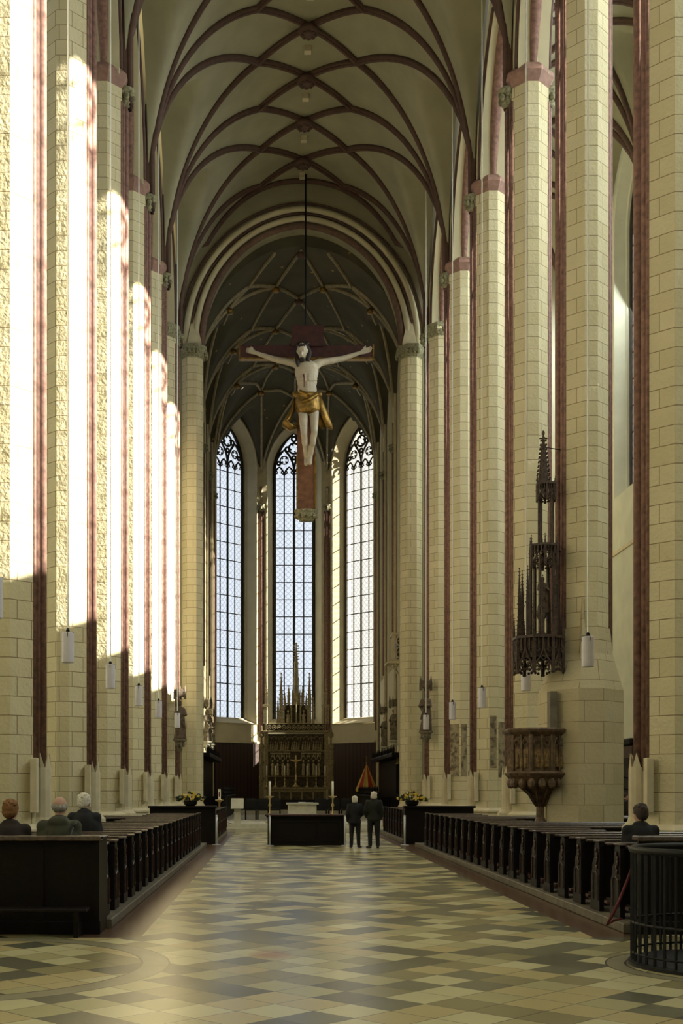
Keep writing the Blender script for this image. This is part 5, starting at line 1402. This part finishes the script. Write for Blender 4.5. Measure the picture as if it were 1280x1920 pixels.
person((-3.36, yb + .2, .56), pose(SIT, look=(.15, 1, -.1)), 1.13, 'person with short ginger hair and dark coat seated at the far left pew end', 'coat_brown', 'coat_black', 'hair_ginger', 'short', seed=4)
person((-3.20, 20.125, .56), pose(SIT, look=(.5, 1, -.05)), 1.2, 'person with white hair in a black coat seated a few pews further ahead', 'coat_black', 'coat_black', 'hair_white', 'short', seed=6)
person((4.93, 16.13, .56), pose(SIT, look=(-.5, 1, -.15)), 1.06, 'dark-haired balding man in black seated alone in the right pews', 'coat_black', 'coat_black', 'hair_black', 'short', seed=8)
person((2.86, 34.7, 0), pose(STAND, look=(-.1, 1, 0), wrL=(-.20, .10, .95), wrR=(.21, .04, .90), anL=(-.11, -.02, .09), toL=(-.18, .14, .035)), .975, 'white-haired man in a dark green jacket standing with his back to us before the altar', 'coat_dark_green', 'coat_black', 'hair_white', 'bob', seed=11, skirt=.06)
person((2.34, 35.05, 0), pose(STAND, look=(.4, 1, 0), wrR=(.16, .18, 1.0), elR=(.23, 0, 1.12), toR=(.2, .13, .035)), .90, 'shorter white-haired woman in black standing beside the right desk corner', 'coat_black', 'coat_black', 'hair_white', 'bob', seed=12, skirt=.12)
person((10.32, 35.6, 0), pose(STAND, look=(.9, .1, -.3), neck=(0, .05, 1.42), head=(0, .11, 1.52)), .97, 'figure in dark brown half hidden by the pillar near the confessional', 'coat_brown', 'coat_black', 'hair_black', 'short', rz=-.9, seed=13)

# ------------------------------------------------------------------ statues
def statue(px, py_top, py_bot, Y, label, mat, face=0.0, corbel=True, canopy=True, seed=1, xyz=None, arm=0):
    rnd = random.Random(seed)
    base = P(px, py_bot, Y); top = P(px, py_top, Y); hgt = top.z - base.z
    root = empty('statue', base, label, 'statue', rz=face); s = hgt / 1.70
    b = MB(); rings = []; zs = []
    for z, rx, ry in ((0, .27, .22), (.15, .26, .21), (.5, .22, .19), (.85, .20, .17), (1.02, .17, .14), (1.2, .20, .15), (1.34, .19, .14), (1.42, .10, .09)):
        ring = []
        for q in range(28):
            a = 2 * PI * q / 28; fold = 1 + (.10 * math.sin(a * 7 + seed + z * 1.5) + .05 * math.sin(a * 11 - z * 3)) * max(0, 1.25 - z)
            ring.append((rx * fold * math.cos(a) + .04 * math.sin(z * 2.2), ry * fold * math.sin(a)))
        rings.append(ring); zs.append(z)
    b.loft(rings, zs)
    for sx in (-1, 1):
        b.cap((sx * .17, 0, 1.33), .075, (sx * .25, -.08, 1.07), .065); b.cap((sx * .25, -.08, 1.07), .06, (sx * (.06 + .1 * rnd.random()), -.24, 1.05 + .25 * rnd.random() * (1 if sx == arm else .3)), .04)
    b.tube([(-.2, -.12, 1.0), (-.05, -.22, .8), (.12, -.20, .55), (.2, -.1, .3)], [.03, .05, .05, .03], 8)
    b.tube([(.2, -.05, 1.2), (.05, -.18, .95), (-.1, -.2, .7), (-.2, -.1, .5)], [.03, .04, .05, .03], 8)
    head_mb(b, (0, -.02, 1.56), (rnd.uniform(-.3, .3), -1, -.1))
    remesh(scaled(b, s), 'draped_body', M[mat], .028 * s, root)
    b = MB(); b.ell((0, .01, 1.59), (.09, .095, .10), 10, 8); b.ell((0, .05, 1.5), (.09, .06, .12), 10, 8); remesh(scaled(b, s), 'hair', M[mat], .02 * s, root)
    if corbel:
        b = loc_mb(); b.lathe((0, 0, 0), [(.05, -.55 * s), (.13 * s, -.42 * s), (.12 * s, -.34 * s), (.24 * s, -.2 * s), (.22 * s, -.14 * s), (.32 * s, -.06 * s), (.32 * s, .0)], 8)
        for q in range(7): b.ell((.18 * s * math.cos(q * .9), .18 * s * math.sin(q * .9), -.27 * s), (.06 * s, .06 * s, .08 * s), 6, 5)
        b.build('corbel', M['white' if mat == 'statue' else 'statue'], root)
    if canopy:
        b = loc_mb(); z0 = 1.85 * s
        b.lathe((0, 0, z0), [(.25 * s, 0), (.27 * s, .05 * s), (.27 * s, .3 * s), (.22 * s, .34 * s), (.05 * s, .36 * s)], 6)
        for q in range(6): pinnacle(b, .26 * s * math.cos(q * PI / 3), .26 * s * math.sin(q * PI / 3), z0 - .1 * s, z0 + .5 * s, .03 * s, False)
        b.build('canopy', M[mat], root)
    return root
statue(337, 1313, 1386, 50.6, 'dark gilt statue on a corbel of the farthest left pillar', 'statue_dark', face=.5, seed=2)
statue(798, 1297, 1371, 50.6, 'dark gilt statue of mother and child on the farthest right pillar', 'statue_dark', face=-.5, seed=3)
statue(395, 1345, 1395, 66.4, 'twisting pale stone statue on the left choir wall nearer the apse', 'statue', face=.9, seed=4)
statue(388, 1330, 1390, 61.1, 'shadowed stone statue on the left choir wall nearer the arch', 'statue', face=.9, seed=5)
statue(722, 1342, 1400, 66.4, 'slender draped statue on the right choir wall nearest the apse window', 'statue', face=-.9, seed=6)
statue(738.5, 1329, 1388, 61.1, 'larger draped statue on the right choir wall below the balcony', 'statue', face=-.9, seed=7)
# statue inside the canopy of the pulpit
root = statue(1017, 1081, 1150, 27.0, 'carved bishop-like figure standing inside the pulpit canopy', 'statue_dark', face=.2, corbel=False, canopy=False, seed=8)

# ================================================================== CRUCIFIX
Yc = 52.4; kc = Yc / F
def cp(px, py, dy=0): return Vector(((px - VX) * kc, Yc + dy, H + (VY - py) * kc))
root = empty('crucifix', cp(573, 965), 'huge crucifix with pale carved figure hanging in the chancel arch', 'crucifix')
def cbox(b, x0, x1, ya, yb_, ytop, ybot, bv=.02): p = cp(x0, ybot); q = cp(x1, ytop); b.bevbox(p.x, q.x, Yc + ya, Yc + yb_, p.z, q.z, bv)
b = MB(); cbox(b, 557, 591, .05, .30, 612, 955); b.build('upright', M['cross_wood'], root)
b = MB()
for x0, x1 in ((555.5, 558.5), (589.5, 592.5)): cbox(b, x0, x1, .0, .32, 850, 955, .01)
b.build('upright_gilt_edge', M['gold'], root)
b = MB(); cbox(b, 449, 699, .04, .28, 646, 671); b.build('cross_beam', M['cross_dark'], root)
b = MB(); cbox(b, 448, 700, .0, .30, 670, 673, .01); cbox(b, 447, 450, .0, .3, 645, 673, .01); cbox(b, 698, 701, .0, .3, 645, 673, .01); b.build('beam_gilt_edge', M['gold'], root)
b = MB(); cbox(b, 546, 606, -.06, .02, 610, 650, .02); b.build('title_board', M['cross_dark'], root)
b = MB(); p = cp(552, 972); q = cp(596, 955); xm = (p.x + q.x) / 2; hw = (q.x - p.x) / 2
prof = [(.30, p.z - .1), (.38, p.z + .05), (.46, p.z + .2), (.52, q.z - .08), (.52, q.z)]
b.loft([[(xm + r * math.cos(2 * PI * i / 16), Yc + .15 + r * .6 * math.sin(2 * PI * i / 16)) for i in range(16)] for r, z in prof], [z for r, z in prof])
for i in range(10): b.ell((xm + .42 * math.cos(i * .628), Yc + .15 + .26 * math.sin(i * .628), p.z + .12), (.12, .1, .12), 7, 5)
b.build('carved_foot', M['leaf'], root)
b = MB(); q = cp(573, 610); b.tube([(q.x, Yc + .1, q.z - .2), (q.x, Yc + .1, 28.6)], .045, 6); b.build('hanging_rod', M['iron'], root)
# corpus, built in body units then scaled
u = 3.15
org = cp(576, 873)                     # feet
def bu(px, py, dy=0): return ((px - 576) * kc / u, dy / u, (873 - py) * kc / u)
JC = dict(pelvis=bu(576, 760, -.45), waist=bu(575, 738, -.5), chest=bu(574, 706, -.55), neck=bu(570, 688, -.6), head=bu(566, 672, -.85), look=(-.22, -1, -.65),
    shL=bu(555, 690, -.5), elL=bu(512, 676, -.2), wrL=bu(478, 662, -.05), shR=bu(597, 688, -.5), elR=bu(640, 676, -.2), wrR=bu(676, 662, -.05),
    hipL=bu(567, 768, -.4), knL=bu(569, 822, -.75), anL=bu(574, 862, -.2), toL=bu(573, 876, -.5), hipR=bu(588, 768, -.4), knR=bu(588, 820, -.72), anR=bu(581, 861, -.35), toR=bu(580, 876, -.62),
    thumbL=(.2, 0, 1), thumbR=(-.2, 0, 1))
b = body_mb(JC, .0, curl=.8, head=True, lr=.84)
b.ell(Vector(JC['chest']).lerp(Vector(JC['waist']), .55), (.142, .10, .13), 14, 10)
b.ell(Vector(JC['chest']) + Vector((0, -.03, .05)), (.15, .09, .10), 14, 10)
for k_ in range(4): 
    for sx in (-1, 1): c_ = Vector(JC['chest']); b.tube([c_ + Vector((sx * .02, -.112, -.06 - k_ * .03)), c_ + Vector((sx * .10, -.085, -.05 - k_ * .03)), c_ + Vector((sx * .15, -.03, -.02 - k_ * .03))], .008, 6)
b = scaled(b, u); b.v = [(x + org.x - root.location.x, y, z + org.z - root.location.z) for x, y, z in b.v]
cor_ = remesh(b, 'corpus', M['skin_carved'], .032, root)
def put(b): b = scaled(b, u); b.v = [(x + org.x - root.location.x, y, z + org.z - root.location.z) for x, y, z in b.v]; b.local = True; return b
b = MB(); hd = Vector(JC['head']); f_ = Vector(JC['look']).normalized(); rg = f_.cross(Vector((0, 0, 1))).normalized(); up_ = rg.cross(f_)
for sx in (-1, 1): b.tube([hd + rg * sx * .07 + up_ * .05 - f_ * .03, hd + rg * sx * .09 - up_ * .03 - f_ * .02, hd + Vector((sx * -.07, -.0, -.14)), hd + Vector((sx * -.065, -.01, -.22 if sx > 0 else -.13))], [.03, .036, .032, .012], 8)
b.ell(hd - f_ * .035 + up_ * .04, (.088, .085, .085), 14, 10)
b.cap(hd + f_ * .07 - up_ * .08, .032, hd + f_ * .07 - up_ * .13, .018); 
put(b); remesh(b, 'hair', M['hair_dark'], .03, root)
b = MB()
b.tube([hd + up_ * .095 - f_ * .02 + rg * .082 * math.cos(t) + f_ * .09 * math.sin(t) for t in frange(0, 2 * PI, 20)[:-1]], .014, 6, closed=True); 
for q in range(18):
    t = q * PI / 9; v = hd + up_ * .095 - f_ * .02 + rg * .085 * math.cos(t) + f_ * .092 * math.sin(t); b.bar(v, v + up_ * .03 * (1 if q % 2 else -.6) + (rg * math.cos(t) + f_ * math.sin(t)) * .02, .006)
put(b).build('thorn_crown', M['hair_dark'], root, smooth=False)
# loincloth with flying ends
def buv(px, py, dy=0): return Vector(bu(px, py, dy))
b = MB(); p_ = Vector(JC['pelvis'])
rings = []; zs_ = []
for z, rx, ry in ((.11, .150, .118), (.06, .165, .13), (-.0, .172, .14), (-.06, .172, .14), (-.12, .16, .14), (-.17, .12, .12)):
    rings.append([(p_.x + (rx + .008 * math.sin(q * 3 + z * 40)) * math.cos(2 * PI * q / 24), p_.y + (ry + .006 * math.sin(q * 2.3)) * math.sin(2 * PI * q / 24)) for q in range(24)]); zs_.append(p_.z + z)
b.loft(rings, zs_)
b.ell(buv(597, 748, -.55), (.05, .05, .045), 8, 6); b.ell(buv(553, 746, -.5), (.045, .04, .045), 8, 6)
b.tube([buv(560, 745, -.8), buv(575, 752, -.9), buv(590, 750, -.8)], .03, 7); b.tube([buv(562, 766, -.85), buv(578, 762, -.95), buv(594, 750, -.8)], .025, 7)
put(b); remesh(b, 'loincloth', M['gold'], .035, root)
b = MB()
b.tube([buv(597, 750, -.5), buv(603, 768, -.35), buv(609, 785, -.3), buv(616, 800, -.25), buv(622, 808, -.2)], [.035, .06, .07, .065, .02], 8, flat=.6)
b.tube([buv(590, 770, -.2), buv(598, 790, -.2), buv(606, 806, -.2)], [.03, .05, .03], 8, flat=.4)
b.tube([buv(553, 750, -.3), buv(548, 772, -.25), buv(540, 790, -.3), buv(534, 800, -.4), buv(545, 808, -.45), buv(557, 804, -.3)], [.035, .06, .08, .085, .07, .03], 8, flat=.6)
put(b).build('flying_cloth', M['gold'], root, smooth=True)
b = MB(); b.tube([buv(568, 716, -.93), buv(569, 722, -.93), buv(569, 738, -.9)], [.014, .008, .006], 6); put(b).build('side_wound', M['redcord'], root)

print('OBJECTS', len(bpy.data.objects))
